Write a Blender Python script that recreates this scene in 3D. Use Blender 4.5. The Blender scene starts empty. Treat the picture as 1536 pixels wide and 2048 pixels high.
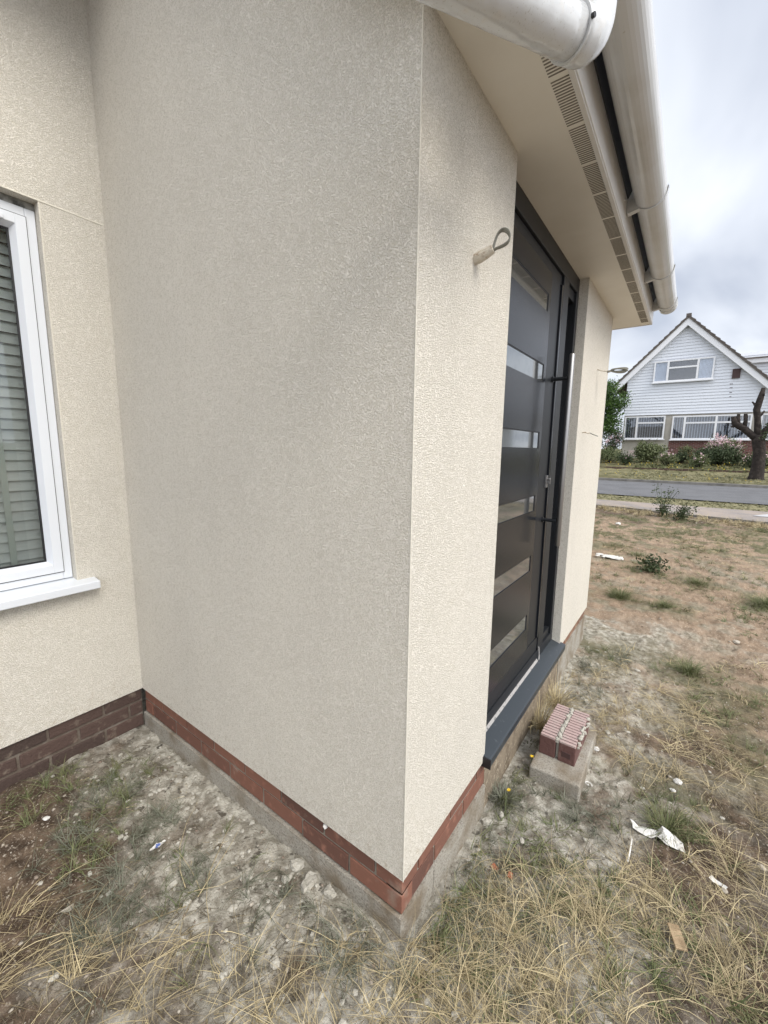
import bpy, bmesh, math, random
import numpy as np
from mathutils import Vector, Matrix
R = math.radians
random.seed(7); rng = np.random.default_rng(7)
scene = bpy.context.scene
COL = scene.collection

# ------------------------------------------------------------------ camera
cd = bpy.data.cameras.new('camera'); cam = bpy.data.objects.new('camera', cd); COL.objects.link(cam)
cd.sensor_fit = 'HORIZONTAL'; cd.sensor_width = 36; cd.lens = 827.68 / 1536 * 36
cd.clip_start = 0.02; cd.clip_end = 900
r_ = Vector((0.80678899, 0.59070599, 0.01256849)); u_ = Vector((-0.10009183, 0.11567923, 0.98823071)); f_ = Vector((-0.58229988, 0.79855166, -0.15245357))
Mx = Matrix((r_, u_, -f_)).transposed().to_4x4(); Mx.translation = (0.5608, -0.8891, 1.2745)
cam.matrix_world = Mx
scene.camera = cam

# ------------------------------------------------------------------ sky, sun, exposure
SUN_EL, SUN_AZ = R(46), R(99)          # azimuth from +Y towards +X
w = bpy.data.worlds.new('World'); scene.world = w; w.use_nodes = True
nt = w.node_tree; N = nt.nodes; L = nt.links; N.clear()
out = N.new('ShaderNodeOutputWorld'); bg = N.new('ShaderNodeBackground'); bg.inputs[1].default_value = 0.12
sky = N.new('ShaderNodeTexSky'); sky.sky_type = 'NISHITA'; sky.sun_disc = False
sky.sun_elevation = SUN_EL; sky.sun_rotation = SUN_AZ; sky.dust_density = 3.0
tc = N.new('ShaderNodeTexCoord'); sep = N.new('ShaderNodeSeparateXYZ'); L.new(tc.outputs['Generated'], sep.inputs[0])
zc = N.new('ShaderNodeMath'); zc.operation = 'MAXIMUM'; zc.inputs[1].default_value = 0.0; L.new(sep.outputs[2], zc.inputs[0])
za = N.new('ShaderNodeMath'); za.operation = 'ADD'; za.inputs[1].default_value = 0.22; L.new(zc.outputs[0], za.inputs[0])
dx = N.new('ShaderNodeMath'); dx.operation = 'DIVIDE'; L.new(sep.outputs[0], dx.inputs[0]); L.new(za.outputs[0], dx.inputs[1])
dy = N.new('ShaderNodeMath'); dy.operation = 'DIVIDE'; L.new(sep.outputs[1], dy.inputs[0]); L.new(za.outputs[0], dy.inputs[1])
cmb = N.new('ShaderNodeCombineXYZ'); L.new(dx.outputs[0], cmb.inputs[0]); L.new(dy.outputs[0], cmb.inputs[1])
mp = N.new('ShaderNodeMapping'); mp.inputs['Rotation'].default_value = (0, 0, R(28)); mp.inputs['Scale'].default_value = (1.0, 0.55, 1); L.new(cmb.outputs[0], mp.inputs[0])
nz = N.new('ShaderNodeTexNoise'); nz.inputs['Scale'].default_value = 1.7; nz.inputs['Detail'].default_value = 5.0; nz.inputs['Roughness'].default_value = 0.42
nz.inputs['Distortion'].default_value = 0.35; L.new(mp.outputs[0], nz.inputs[0])
cr = N.new('ShaderNodeValToRGB'); L.new(nz.outputs[0], cr.inputs[0])
cr.color_ramp.elements[0].position = 0.36; cr.color_ramp.elements[0].color = (0.45, 0.49, 0.575, 1)
cr.color_ramp.elements[1].position = 0.66; cr.color_ramp.elements[1].color = (1.0, 1.0, 1.03, 1)
e = cr.color_ramp.elements.new(0.5); e.color = (0.70, 0.735, 0.80, 1)
sc = N.new('ShaderNodeVectorMath'); sc.operation = 'SCALE'; L.new(cr.outputs[0], sc.inputs[0])
dt = N.new('ShaderNodeVectorMath'); dt.operation = 'DOT_PRODUCT'; L.new(tc.outputs['Generated'], dt.inputs[0]); dt.inputs[1].default_value = (0.66, -0.45, 0.60)
mr_ = N.new('ShaderNodeMapRange'); mr_.interpolation_type = 'SMOOTHSTEP'; L.new(dt.outputs['Value'], mr_.inputs[0]); mr_.inputs[1].default_value = -0.1; mr_.inputs[2].default_value = 1.0; mr_.inputs[3].default_value = 6.5; mr_.inputs[4].default_value = 11.0
L.new(mr_.outputs[0], sc.inputs['Scale'])
mx = N.new('ShaderNodeMixRGB'); mx.inputs[0].default_value = 0.93; L.new(sky.outputs[0], mx.inputs[1]); L.new(sc.outputs[0], mx.inputs[2])
L.new(mx.outputs[0], bg.inputs[0]); L.new(bg.outputs[0], out.inputs[0])
sd = bpy.data.lights.new('sun', 'SUN'); sd.energy = 1.75; sd.angle = R(30); sd.color = (1, 0.945, 0.86)
so = bpy.data.objects.new('sun', sd); COL.objects.link(so)
sdir = Vector((math.sin(SUN_AZ) * math.cos(SUN_EL), math.cos(SUN_AZ) * math.cos(SUN_EL), math.sin(SUN_EL)))
so.rotation_euler = sdir.to_track_quat('Z', 'Y').to_euler(); so.location = (12, 3, 14)
vs = scene.view_settings; vs.view_transform = 'Standard'; vs.look = 'None'; vs.exposure = 0.79; vs.gamma = 1; vs.use_curve_mapping = False

# ------------------------------------------------------------------ materials
def mat(name, col, rough=0.6, metal=0.0, spec=0.5, bump=None, mottle=None, speck=None, attr=None, coat=0.0):
    """bump=(scale,strength,distance,detail); mottle=(scale,darkcol,amount lo,hi); attr=(name, col2)"""
    m = bpy.data.materials.new(name); m.use_nodes = True; n = m.node_tree.nodes; l = m.node_tree.links
    b = n['Principled BSDF']; b.inputs['Base Color'].default_value = (*col, 1); b.inputs['Roughness'].default_value = rough
    b.inputs['Metallic'].default_value = metal; b.inputs['Specular IOR Level'].default_value = spec; b.inputs['Coat Weight'].default_value = coat
    t = n.new('ShaderNodeTexCoord'); cur = None
    def mixin(fac, c2, blend='MIX'):
        nonlocal cur
        x = n.new('ShaderNodeMixRGB'); x.blend_type = blend; l.new(fac, x.inputs[0])
        if cur is None: x.inputs[1].default_value = (*col, 1)
        else: l.new(cur, x.inputs[1])
        x.inputs[2].default_value = (*c2, 1); cur = x.outputs[0]
    def noise(scale, det=4, rough=0.55):
        q = n.new('ShaderNodeTexNoise'); q.inputs['Scale'].default_value = scale; q.inputs['Detail'].default_value = det
        q.inputs['Roughness'].default_value = rough; l.new(t.outputs['Object'], q.inputs[0]); return q.outputs[0]
    def rng_(src, a, b_):
        q = n.new('ShaderNodeMapRange'); l.new(src, q.inputs[0]); q.inputs[1].default_value = a; q.inputs[2].default_value = b_; return q.outputs[0]
    if attr:
        a = n.new('ShaderNodeAttribute'); a.attribute_name = attr[0]; mixin(a.outputs['Fac'], attr[1])
    for mo in (mottle or []):
        s, c2, lo, hi = mo[:4]; mixin(rng_(noise(s, 5), lo, hi), c2)
    if cur is not None: l.new(cur, b.inputs['Base Color'])
    if bump:
        s, st, d, det = bump; bn = n.new('ShaderNodeBump'); bn.inputs['Strength'].default_value = st; bn.inputs['Distance'].default_value = d
        l.new(noise(s, det, 0.6), bn.inputs['Height']); l.new(bn.outputs[0], b.inputs['Normal'])
    return m

def render_mat():
    m = bpy.data.materials.new('cream_textured_render'); m.use_nodes = True; n = m.node_tree.nodes; l = m.node_tree.links
    b = n['Principled BSDF']; b.inputs['Roughness'].default_value = 1.0; b.inputs['Specular IOR Level'].default_value = 0.05
    t = n.new('ShaderNodeTexCoord')
    mpg = n.new('ShaderNodeMapping'); mpg.inputs['Rotation'].default_value = (0.61, 0.43, 0.82); l.new(t.outputs['Object'], mpg.inputs[0])
    v1 = n.new('ShaderNodeTexNoise'); v1.inputs['Scale'].default_value = 235; v1.inputs['Detail'].default_value = 3.0; v1.inputs['Roughness'].default_value = 0.62; v1.inputs['Distortion'].default_value = 0.35; l.new(mpg.outputs[0], v1.inputs[0])
    v2 = n.new('ShaderNodeTexVoronoi'); v2.feature = 'F1'; v2.inputs['Scale'].default_value = 270; l.new(mpg.outputs[0], v2.inputs[0])
    v3 = n.new('ShaderNodeTexNoise'); v3.inputs['Scale'].default_value = 60; v3.inputs['Detail'].default_value = 2.0; l.new(mpg.outputs[0], v3.inputs[0])
    s1 = n.new('ShaderNodeMath'); s1.operation = 'MULTIPLY_ADD'; l.new(v2.outputs['Distance'], s1.inputs[0]); s1.inputs[1].default_value = -0.28; l.new(v1.outputs[0], s1.inputs[2])
    v = n.new('ShaderNodeMath'); v.operation = 'MULTIPLY_ADD'; l.new(v3.outputs[0], v.inputs[0]); v.inputs[1].default_value = 0.25; l.new(s1.outputs[0], v.inputs[2])
    big = n.new('ShaderNodeTexNoise'); big.inputs['Scale'].default_value = 2.2; big.inputs['Detail'].default_value = 4; l.new(t.outputs['Object'], big.inputs[0])
    ramp = n.new('ShaderNodeValToRGB'); l.new(v.outputs[0], ramp.inputs[0])
    ramp.color_ramp.elements[0].position = 0.36; ramp.color_ramp.elements[0].color = (0.0, 0, 0, 1)
    ramp.color_ramp.elements[1].position = 0.46; ramp.color_ramp.elements[1].color = (1, 1, 1, 1)
    mxx = n.new('ShaderNodeMixRGB'); l.new(ramp.outputs[0], mxx.inputs[0]); mxx.inputs[1].default_value = (0.62, 0.585, 0.495, 1); mxx.inputs[2].default_value = (0.82, 0.78, 0.695, 1)  # grain pits coloured darker, painting in the shade of the crevices
    m2 = n.new('ShaderNodeMixRGB'); m2.blend_type = 'MULTIPLY'; mr = n.new('ShaderNodeMapRange'); l.new(big.outputs[0], mr.inputs[0])
    mr.inputs[1].default_value = 0.35; mr.inputs[2].default_value = 0.7; mr.inputs[3].default_value = 0; mr.inputs[4].default_value = 1
    l.new(mr.outputs[0], m2.inputs[0]); l.new(mxx.outputs[0], m2.inputs[1]); m2.inputs[2].default_value = (0.95, 0.95, 0.955, 1)
    st = n.new('ShaderNodeMapping'); st.inputs['Scale'].default_value = (5, 5, .35); l.new(t.outputs['Object'], st.inputs[0])
    sn = n.new('ShaderNodeTexNoise'); sn.inputs['Scale'].default_value = 1.6; sn.inputs['Detail'].default_value = 5; l.new(st.outputs[0], sn.inputs[0])
    smr = n.new('ShaderNodeMapRange'); l.new(sn.outputs[0], smr.inputs[0]); smr.inputs[1].default_value = 0.5; smr.inputs[2].default_value = 0.75; smr.inputs[4].default_value = 0.18
    m3 = n.new('ShaderNodeMixRGB'); m3.blend_type = 'MULTIPLY'; l.new(smr.outputs[0], m3.inputs[0]); l.new(m2.outputs[0], m3.inputs[1]); m3.inputs[2].default_value = (0.88, 0.88, 0.87, 1)
    sp = n.new('ShaderNodeSeparateXYZ'); l.new(t.outputs['Object'], sp.inputs[0]); zr_ = n.new('ShaderNodeMapRange'); l.new(sp.outputs[2], zr_.inputs[0]); zr_.inputs[1].default_value = .17; zr_.inputs[2].default_value = 0.0
    dn = n.new('ShaderNodeTexNoise'); dn.inputs['Scale'].default_value = 42; dn.inputs['Detail'].default_value = 5; dn.inputs['Roughness'].default_value = .7; l.new(t.outputs['Object'], dn.inputs[0])
    dr = n.new('ShaderNodeMapRange'); l.new(dn.outputs[0], dr.inputs[0]); dr.inputs[1].default_value = .54; dr.inputs[2].default_value = .68; dr.inputs[4].default_value = .55
    dm_ = n.new('ShaderNodeMath'); dm_.operation = 'MULTIPLY'; l.new(zr_.outputs[0], dm_.inputs[0]); l.new(dr.outputs[0], dm_.inputs[1])
    m4 = n.new('ShaderNodeMixRGB'); l.new(dm_.outputs[0], m4.inputs[0]); l.new(m3.outputs[0], m4.inputs[1]); m4.inputs[2].default_value = (0.45, 0.37, 0.27, 1)
    l.new(m4.outputs[0], b.inputs['Base Color'])
    bn = n.new('ShaderNodeBump'); bn.inputs['Strength'].default_value = 1.0; bn.inputs['Distance'].default_value = 0.0022
    sm = n.new('ShaderNodeMapRange'); sm.interpolation_type = 'SMOOTHSTEP'; l.new(v.outputs[0], sm.inputs[0]); sm.inputs[1].default_value = 0.34; sm.inputs[2].default_value = 0.62
    l.new(sm.outputs[0], bn.inputs['Height']); l.new(bn.outputs[0], b.inputs['Normal'])
    return m
M = {}
M['render'] = render_mat()
M['bead'] = mat('render_bead', (0.70, 0.67, 0.58), 0.8, bump=(300, 0.6, 0.001, 3))
M['brick'] = mat('red_plinth_brick', (0.215, 0.095, 0.063), 0.85, bump=(160, 0.8, 0.002, 5), attr=('tone', (0.11, 0.052, 0.038)), mottle=[(28, (0.30, 0.14, 0.095), 0.56, 0.75), (9, (0.30, 0.25, 0.2), 0.62, 0.8)])
M['brick_dark'] = mat('old_brown_brick', (0.085, 0.052, 0.042), 0.9, bump=(70, 1.0, 0.006, 6), attr=('tone', (0.05, 0.034, 0.028)), mottle=[(20, (0.2, 0.16, 0.125), 0.58, 0.75)])
M['brick_brown'] = mat('stained_brown_brick', (0.24, 0.12, 0.075), 0.85, bump=(100, 0.8, 0.002, 5), attr=('tone', (0.15, 0.08, 0.05)), mottle=[(12, (0.35, 0.25, 0.17), 0.5, 0.7)])
M['mortar'] = mat('grey_mortar', (0.25, 0.225, 0.185), 0.95, bump=(180, 1, 0.003, 5), mottle=[(14, (0.14, 0.115, 0.09), 0.45, 0.7)])
M['mortar_dark'] = mat('dark_mortar', (0.12, 0.095, 0.075), 0.95, bump=(120, 1, 0.004, 5), mottle=[(14, (0.22, 0.19, 0.16), 0.5, 0.7)])
M['block'] = mat('concrete_block', (0.37, 0.345, 0.295), 0.95, bump=(130, 1.0, 0.006, 6), mottle=[(150, (0.2, 0.18, 0.155), 0.5, 0.66), (7, (0.21, 0.17, 0.12), 0.46, 0.66)])
M['block_tan'] = mat('stained_tan_blockwork', (0.24, 0.195, 0.14), 0.95, bump=(120, 1.0, 0.006, 6), mottle=[(9, (0.12, 0.09, 0.06), 0.45, 0.7), (60, (0.42, 0.36, 0.27), 0.55, 0.7)])
M['upvc'] = mat('white_upvc', (0.68, 0.71, 0.75), 0.32, bump=(400, 0.12, 0.001, 2))
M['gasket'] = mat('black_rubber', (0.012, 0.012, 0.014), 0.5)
M['filler'] = mat('grey_filler', (0.30, 0.30, 0.28), 0.9, bump=(60, 1, 0.004, 4), mottle=[(20, (0.08, 0.08, 0.075), 0.45, 0.6)])
M['soffit'] = mat('cream_soffit', (0.84, 0.81, 0.73), 0.4, mottle=[(3, (0.79, 0.755, 0.67), 0.45, 0.7)])
M['slot'] = mat('vent_slot', (0.20, 0.18, 0.15), 0.9)
M['fascia'] = mat('white_fascia', (0.74, 0.73, 0.70), 0.3, mottle=[(8, (0.64, 0.63, 0.60), 0.5, 0.8)])
M['gutter'] = mat('dusty_white_gutter', (0.64, 0.655, 0.66), 0.14, mottle=[(5, (0.57, 0.57, 0.55), 0.45, 0.7), (70, (0.5, 0.48, 0.43), 0.7, 0.76)])
M['pipe'] = mat('scuffed_white_pipe', (0.66, 0.68, 0.69), 0.12, bump=(9, 0.8, 0.016, 2), mottle=[(26, (0.66, 0.66, 0.645), 0.55, 0.66), (240, (0.5, 0.5, 0.48), 0.6, 0.7)])
M['rust'] = mat('brown_dirt_spot', (0.16, 0.075, 0.03), 0.9)
M['steel'] = mat('brushed_steel', (0.36, 0.355, 0.35), 0.42, metal=1.0)
M['anth'] = mat('anthracite_door_skin', (0.011, 0.013, 0.017), 0.2, spec=0.3, bump=(500, 0.15, 0.0006, 2))
M['anth_matte'] = mat('anthracite_frame', (0.014, 0.016, 0.019), 0.42, spec=0.35, bump=(500, 0.1, 0.0006, 2))
M['cill'] = mat('blue_grey_cill', (0.032, 0.040, 0.048), 0.36, mottle=[(40, (0.075, 0.085, 0.095), 0.62, 0.75)])
M['sealant'] = mat('dusty_sealant', (0.34, 0.33, 0.32), 0.9, mottle=[(60, (0.13, 0.13, 0.13), 0.55, 0.68)])
M['glassdark'] = mat('mirrored_privacy_glass', (0.30, 0.32, 0.33), 0.06, metal=0.85, mottle=[(30, (0.24, 0.26, 0.27), 0.5, 0.8)])
M['sideglass'] = mat('black_sidelight_glass', (0.01, 0.011, 0.013), 0.08)
M['blind'] = mat('pale_green_grey_blind', (0.86, 0.89, 0.86), 0.5)
M['tape'] = mat('blind_ladder_tape', (0.66, 0.72, 0.66), 0.8)
M['room'] = mat('dark_room', (0.05, 0.05, 0.05), 0.9)
M['tile'] = mat('brown_roof_tile', (0.11, 0.095, 0.085), 0.85, bump=(40, 0.8, 0.01, 4), mottle=[(6, (0.17, 0.15, 0.13), 0.45, 0.7)])
M['cable'] = mat('grey_cable', (0.25, 0.25, 0.215), 0.5)
M['cable_tape'] = mat('dirty_white_tape', (0.62, 0.57, 0.48), 0.7, bump=(120, 1, 0.004, 3), mottle=[(90, (0.35, 0.24, 0.15), 0.55, 0.66)])
M['board'] = mat('white_weatherboard', (0.74, 0.77, 0.82), 0.45)
M['bargeboard'] = mat('white_bargeboard', (0.80, 0.81, 0.83), 0.5)
M['farblind'] = mat('grey_vertical_blind', (0.42, 0.43, 0.45), 0.6)
M['farwall'] = mat('pale_smooth_render', (0.55, 0.515, 0.45), 0.9, mottle=[(2, (0.48, 0.45, 0.39), 0.4, 0.7)])
M['brown'] = mat('brown_vent_box', (0.06, 0.03, 0.028), 0.6)
M['asphalt'] = mat('road_asphalt', (0.135, 0.137, 0.145), 0.9, bump=(90, 1, 0.008, 4), mottle=[(1.2, (0.105, 0.107, 0.113), 0.4, 0.65), (60, (0.2, 0.2, 0.205), 0.55, 0.68)])
M['path'] = mat('worn_path_asphalt', (0.32, 0.265, 0.225), 0.95, bump=(80, 1, 0.006, 4), mottle=[(1.5, (0.22, 0.2, 0.19), 0.4, 0.65), (50, (0.38, 0.35, 0.33), 0.55, 0.7)])
M['paleslab'] = mat('pale_concrete_slab', (0.46, 0.46, 0.47), 0.9, bump=(60, 1, 0.004, 4), mottle=[(3, (0.36, 0.36, 0.37), 0.45, 0.7)])
M['kerb'] = mat('grey_kerb', (0.22, 0.21, 0.19), 0.9, bump=(50, 1, 0.008, 4), mottle=[(4, (0.13, 0.125, 0.115), 0.4, 0.7)])
M['bark'] = mat('dark_bark', (0.024, 0.018, 0.015), 0.95, bump=(14, 1, 0.04, 6), mottle=[(9, (0.055, 0.043, 0.036), 0.5, 0.7)])
M['stone'] = mat('pale_rubble', (0.42, 0.38, 0.32), 0.95, bump=(90, 1, 0.004, 4), attr=('tone', (0.20, 0.155, 0.12)))
M['plaster'] = mat('grey_mortar_lump', (0.45, 0.43, 0.375), 0.95, bump=(60, 1, 0.008, 5), mottle=[(30, (0.3, 0.28, 0.235), 0.5, 0.7)])
M['white_lump'] = mat('white_plaster', (0.62, 0.61, 0.58), 0.9, bump=(40, 1, 0.01, 5))
M['paper'] = mat('white_paper', (0.70, 0.69, 0.66), 0.7, mottle=[(14, (0.62, 0.58, 0.52), 0.58, 0.7)])
M['blueprint'] = mat('blue_print', (0.10, 0.16, 0.45), 0.5)
M['orange'] = mat('orange_brick_chip', (0.36, 0.13, 0.065), 0.85)
M['wood'] = mat('weathered_wood_chip', (0.42, 0.31, 0.19), 0.8, bump=(60, 1, 0.003, 4), mottle=[(30, (0.27, 0.19, 0.11), 0.45, 0.65)])
M['claypink'] = mat('pinkish_clay_brick', (0.45, 0.33, 0.31), 0.85, bump=(90, 1, 0.003, 4), mottle=[(16, (0.44, 0.36, 0.33), 0.5, 0.7)])
M['claydark'] = mat('dark_red_clay_brick', (0.12, 0.058, 0.05), 0.85, bump=(60, 1, 0.005, 5), mottle=[(20, (0.2, 0.12, 0.10), 0.55, 0.7)])
M['yellow'] = mat('yellow_petals', (0.85, 0.6, 0.03), 0.7)
M['pinkflower'] = mat('pale_pink_petals', (0.72, 0.52, 0.55), 0.7)
M['terracotta'] = mat('terracotta', (0.30, 0.15, 0.06), 0.8)
def leafmat(name, c1, c2):
    m = mat(name, c1, 0.6, spec=0.3, attr=('tone', c2)); b = m.node_tree.nodes['Principled BSDF']
    return m
M['straw'] = leafmat('dry_straw', (0.62, 0.52, 0.31), (0.18, 0.14, 0.08))
M['greengrass'] = leafmat('green_grass_blades', (0.085, 0.115, 0.045), (0.20, 0.195, 0.095))
M['deadgrass'] = leafmat('matted_dead_grass', (0.15, 0.125, 0.085), (0.065, 0.055, 0.036))
M['greygrass'] = leafmat('dusty_grey_grass', (0.20, 0.205, 0.155), (0.085, 0.092, 0.06))
M['vergegrass'] = leafmat('verge_grass_blades', (0.36, 0.33, 0.20), (0.13, 0.14, 0.07))
M['leaf'] = leafmat('tree_leaves', (0.085, 0.155, 0.03), (0.028, 0.06, 0.014))
M['leaf_dark'] = leafmat('dark_shrub_leaves', (0.075, 0.10, 0.045), (0.03, 0.045, 0.02))
M['leaf_pale'] = leafmat('pale_shrub_leaves', (0.20, 0.22, 0.11), (0.06, 0.085, 0.03))

def glass_mat():
    m = bpy.data.materials.new('window_glass'); m.use_nodes = True; n = m.node_tree.nodes; l = m.node_tree.links; n.clear()
    o = n.new('ShaderNodeOutputMaterial'); tr = n.new('ShaderNodeBsdfTransparent'); tr.inputs[0].default_value = (0.95, 0.97, 0.96, 1)
    g = n.new('ShaderNodeBsdfGlossy'); g.inputs['Roughness'].default_value = 0.02; fr = n.new('ShaderNodeFresnel'); fr.inputs[0].default_value = 1.65
    x = n.new('ShaderNodeMixShader'); l.new(fr.outputs[0], x.inputs[0]); l.new(tr.outputs[0], x.inputs[1]); l.new(g.outputs[0], x.inputs[2]); l.new(x.outputs[0], o.inputs[0]); return m
M['glass'] = glass_mat()
M['farglass'] = mat('dark_house_glass', (0.045, 0.055, 0.07), 0.06, spec=0.8)

# ------------------------------------------------------------------ mesh helpers
def tag(o, label=None, cat=None, group=None, kind=None):
    if label: o['label'] = label
    if cat: o['category'] = cat
    if group: o['group'] = group
    if kind: o['kind'] = kind
    return o
def empty(name, loc=(0, 0, 0), rz=0):
    o = bpy.data.objects.new(name, None); COL.objects.link(o); o.location = loc; o.rotation_euler = (0, 0, rz); o.empty_display_size = 0.1; return o
class MB:
    """collects faces of one mesh"""
    def __init__(s): s.v = []; s.f = []; s.t = []; s.tone = 0.0
    def add(s, vs, fs):
        b = len(s.v); s.v += [tuple(v) for v in vs]; s.f += [tuple(b + i for i in f) for f in fs]; s.t += [s.tone] * len(fs)
    def box(s, a, b):
        x0, y0, z0 = a; x1, y1, z1 = b
        s.add([(x0, y0, z0), (x1, y0, z0), (x1, y1, z0), (x0, y1, z0), (x0, y0, z1), (x1, y0, z1), (x1, y1, z1), (x0, y1, z1)],
              [(0, 3, 2, 1), (4, 5, 6, 7), (0, 1, 5, 4), (1, 2, 6, 5), (2, 3, 7, 6), (3, 0, 4, 7)])
    def prism(s, prof, axis, a, b):
        """prof: list of 2D points; axis 0: (y,z), 1: (x,z), 2: (x,y)"""
        def P(q, t):
            return {0: (t, q[0], q[1]), 1: (q[0], t, q[1]), 2: (q[0], q[1], t)}[axis]
        n = len(prof); vs = [P(q, a) for q in prof] + [P(q, b) for q in prof]
        fs = [(i, (i + 1) % n, n + (i + 1) % n, n + i) for i in range(n)] + [tuple(range(n))[::-1], tuple(range(n, 2 * n))]
        s.add(vs, fs)
    def tube(s, pts, rad, seg=10, caps=True):
        pts = [Vector(p) for p in pts]; n = len(pts); rings = []
        rads = rad if isinstance(rad, (list, tuple)) else [rad] * n
        up = Vector((0, 0, 1)); prev = None
        for i, p in enumerate(pts):
            d = (pts[min(i + 1, n - 1)] - pts[max(i - 1, 0)]).normalized()
            if prev is None:
                a = d.cross(up)
                if a.length < 0.05: a = d.cross(Vector((1, 0, 0)))
            else: a = prev - d * prev.dot(d)
            a.normalize(); prev = a; b = d.cross(a)
            rings.append([p + (a * math.cos(2 * math.pi * k / seg) + b * math.sin(2 * math.pi * k / seg)) * rads[i] for k in range(seg)])
        vs = [v for r in rings for v in r]; fs = []
        for i in range(n - 1):
            for k in range(seg):
                k2 = (k + 1) % seg; fs.append((i * seg + k, i * seg + k2, (i + 1) * seg + k2, (i + 1) * seg + k))
        if caps: fs += [tuple(range(seg))[::-1], tuple((n - 1) * seg + k for k in range(seg))]
        s.add(vs, fs)
    def rock(s, c, r, seed=0, flat=0.6, sub=1):
        bm = bmesh.new(); bmesh.ops.create_icosphere(bm, subdivisions=sub, radius=1); q = random.Random(seed)
        sx, sy, sz = q.uniform(.7, 1.3), q.uniform(.7, 1.3), flat * q.uniform(.7, 1.2); a = q.uniform(0, 6.3)
        vs = []
        for v in bm.verts:
            k = r * q.uniform(.75, 1.15); x, y, z = v.co.x * sx * k, v.co.y * sy * k, v.co.z * sz * k
            vs.append((c[0] + x * math.cos(a) - y * math.sin(a), c[1] + x * math.sin(a) + y * math.cos(a), c[2] + z))
        fs = [tuple(v.index for v in f.verts) for f in bm.faces]; bm.free(); s.add(vs, fs)
    def build(s, name, m, parent=None, smooth=False, bevel=0, fix=True):
        me = bpy.data.meshes.new(name); me.from_pydata(s.v, [], s.f)
        if any(s.t):
            at = me.attributes.new('tone', 'FLOAT', 'FACE'); at.data.foreach_set('value', s.t)
        if fix or bevel:
            bm = bmesh.new(); bm.from_mesh(me)
            if fix: bmesh.ops.recalc_face_normals(bm, faces=bm.faces)
            if bevel:
                es = [e for e in bm.edges if len(e.link_faces) == 2 and e.calc_face_angle(0) > 0.5]
                bmesh.ops.bevel(bm, geom=es, offset=bevel, segments=2, profile=0.5, affect='EDGES', clamp_overlap=True)
            bm.to_mesh(me); bm.free()
        for mm in (m if isinstance(m, (list, tuple)) else [m]): me.materials.append(mm)
        if smooth: me.polygons.foreach_set('use_smooth', [True] * len(me.polygons))
        o = bpy.data.objects.new(name, me); COL.objects.link(o); o.parent = parent; return o
def nbox(name, a, b, m, parent=None, bevel=0): 
    q = MB(); q.box(a, b); return q.build(name, m, parent, bevel=bevel)
def arr_mesh(name, V, F, m, tone=None, parent=None, smooth=False):
    me = bpy.data.meshes.new(name); V = np.asarray(V, dtype=np.float32); F = np.asarray(F, dtype=np.int32); k = F.shape[1]
    me.vertices.add(len(V)); me.vertices.foreach_set('co', V.ravel()); me.loops.add(F.size); me.loops.foreach_set('vertex_index', F.ravel())
    me.polygons.add(len(F)); me.polygons.foreach_set('loop_start', np.arange(0, F.size, k, dtype=np.int32))
    me.update(calc_edges=True); me.validate()
    if tone is not None:
        at = me.attributes.new('tone', 'FLOAT', 'FACE'); at.data.foreach_set('value', np.asarray(tone, dtype=np.float32))
    if smooth: me.polygons.foreach_set('use_smooth', [True] * len(me.polygons))
    me.materials.append(m); o = bpy.data.objects.new(name, me); COL.objects.link(o); o.parent = parent; return o

# ------------------------------------------------------------------ terrain profile and masks
_perm = rng.random((256, 256)).astype(np.float64)
def vnoise(x, y, s, seed=0):
    x = np.asarray(x) * s + seed * 17.3 + 1000; y = np.asarray(y) * s + seed * 9.7 + 1000
    xi = np.floor(x).astype(int); yi = np.floor(y).astype(int); fx = x - xi; fy = y - yi
    fx = fx * fx * (3 - 2 * fx); fy = fy * fy * (3 - 2 * fy)
    a = _perm[xi % 256, yi % 256]; b = _perm[(xi + 1) % 256, yi % 256]; c = _perm[xi % 256, (yi + 1) % 256]; d = _perm[(xi + 1) % 256, (yi + 1) % 256]
    return (a * (1 - fx) + b * fx) * (1 - fy) + (c * (1 - fx) + d * fx) * fy
def fbm(x, y, s, o=4, seed=0):
    t = 0; a = 1; n = 0
    for i in range(o): t = t + a * vnoise(x, y, s * 2 ** i, seed + i); n += a; a *= .5
    return t / n
PY = [-60, -3, -.3, 0, .6, 4, 9.2, 10.2, 11.7, 13.1, 18.3, 18.5, 21.6, 22.6, 29.1, 60, 400]
PZ = [-.2, -.2, -.205, -.237, -.277, -.27, -.08, -.06, -.065, -.035, .045, .17, .32, .445, .88, 1.2, 3.0]
def prof(y): return np.interp(y, PY, PZ)
def edge_y(x): return 10.05 - 0.2 * np.asarray(x)                 # the path edging
def ground(x, y):
    x = np.asarray(x, float); y = np.asarray(y, float); z = prof(y)
    near = np.clip((edge_y(x) - .1 - y) / .6, 0, 1) * np.clip((y + 25) / 5, 0, 1)
    n = (fbm(x, y, 1.1, 3, 3) - .5) * .07 + (fbm(x, y, 9, 4, 11) - .5) * .042 + (fbm(x, y, 34, 3, 21) - .5) * .030
    # flatter right against the walls, a skirt of spilt mortar along the porch side
    dwall = np.where((x < 0) & (y < .0), -y, np.where(y >= 0, np.abs(x), np.hypot(x, y)))
    n = n * np.clip(.35 + dwall * 1.6, .3, 1)
    sk = np.exp(-(np.clip(-y, 0, 9) / .16) ** 2) * ((x < .15) & (y <= .02)) * .02
    far = np.clip((y - 18.6) / .5, 0, 1) * (fbm(x, y, 1.5, 3, 5) - .5) * .1
    return z + n * near + sk + far
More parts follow.
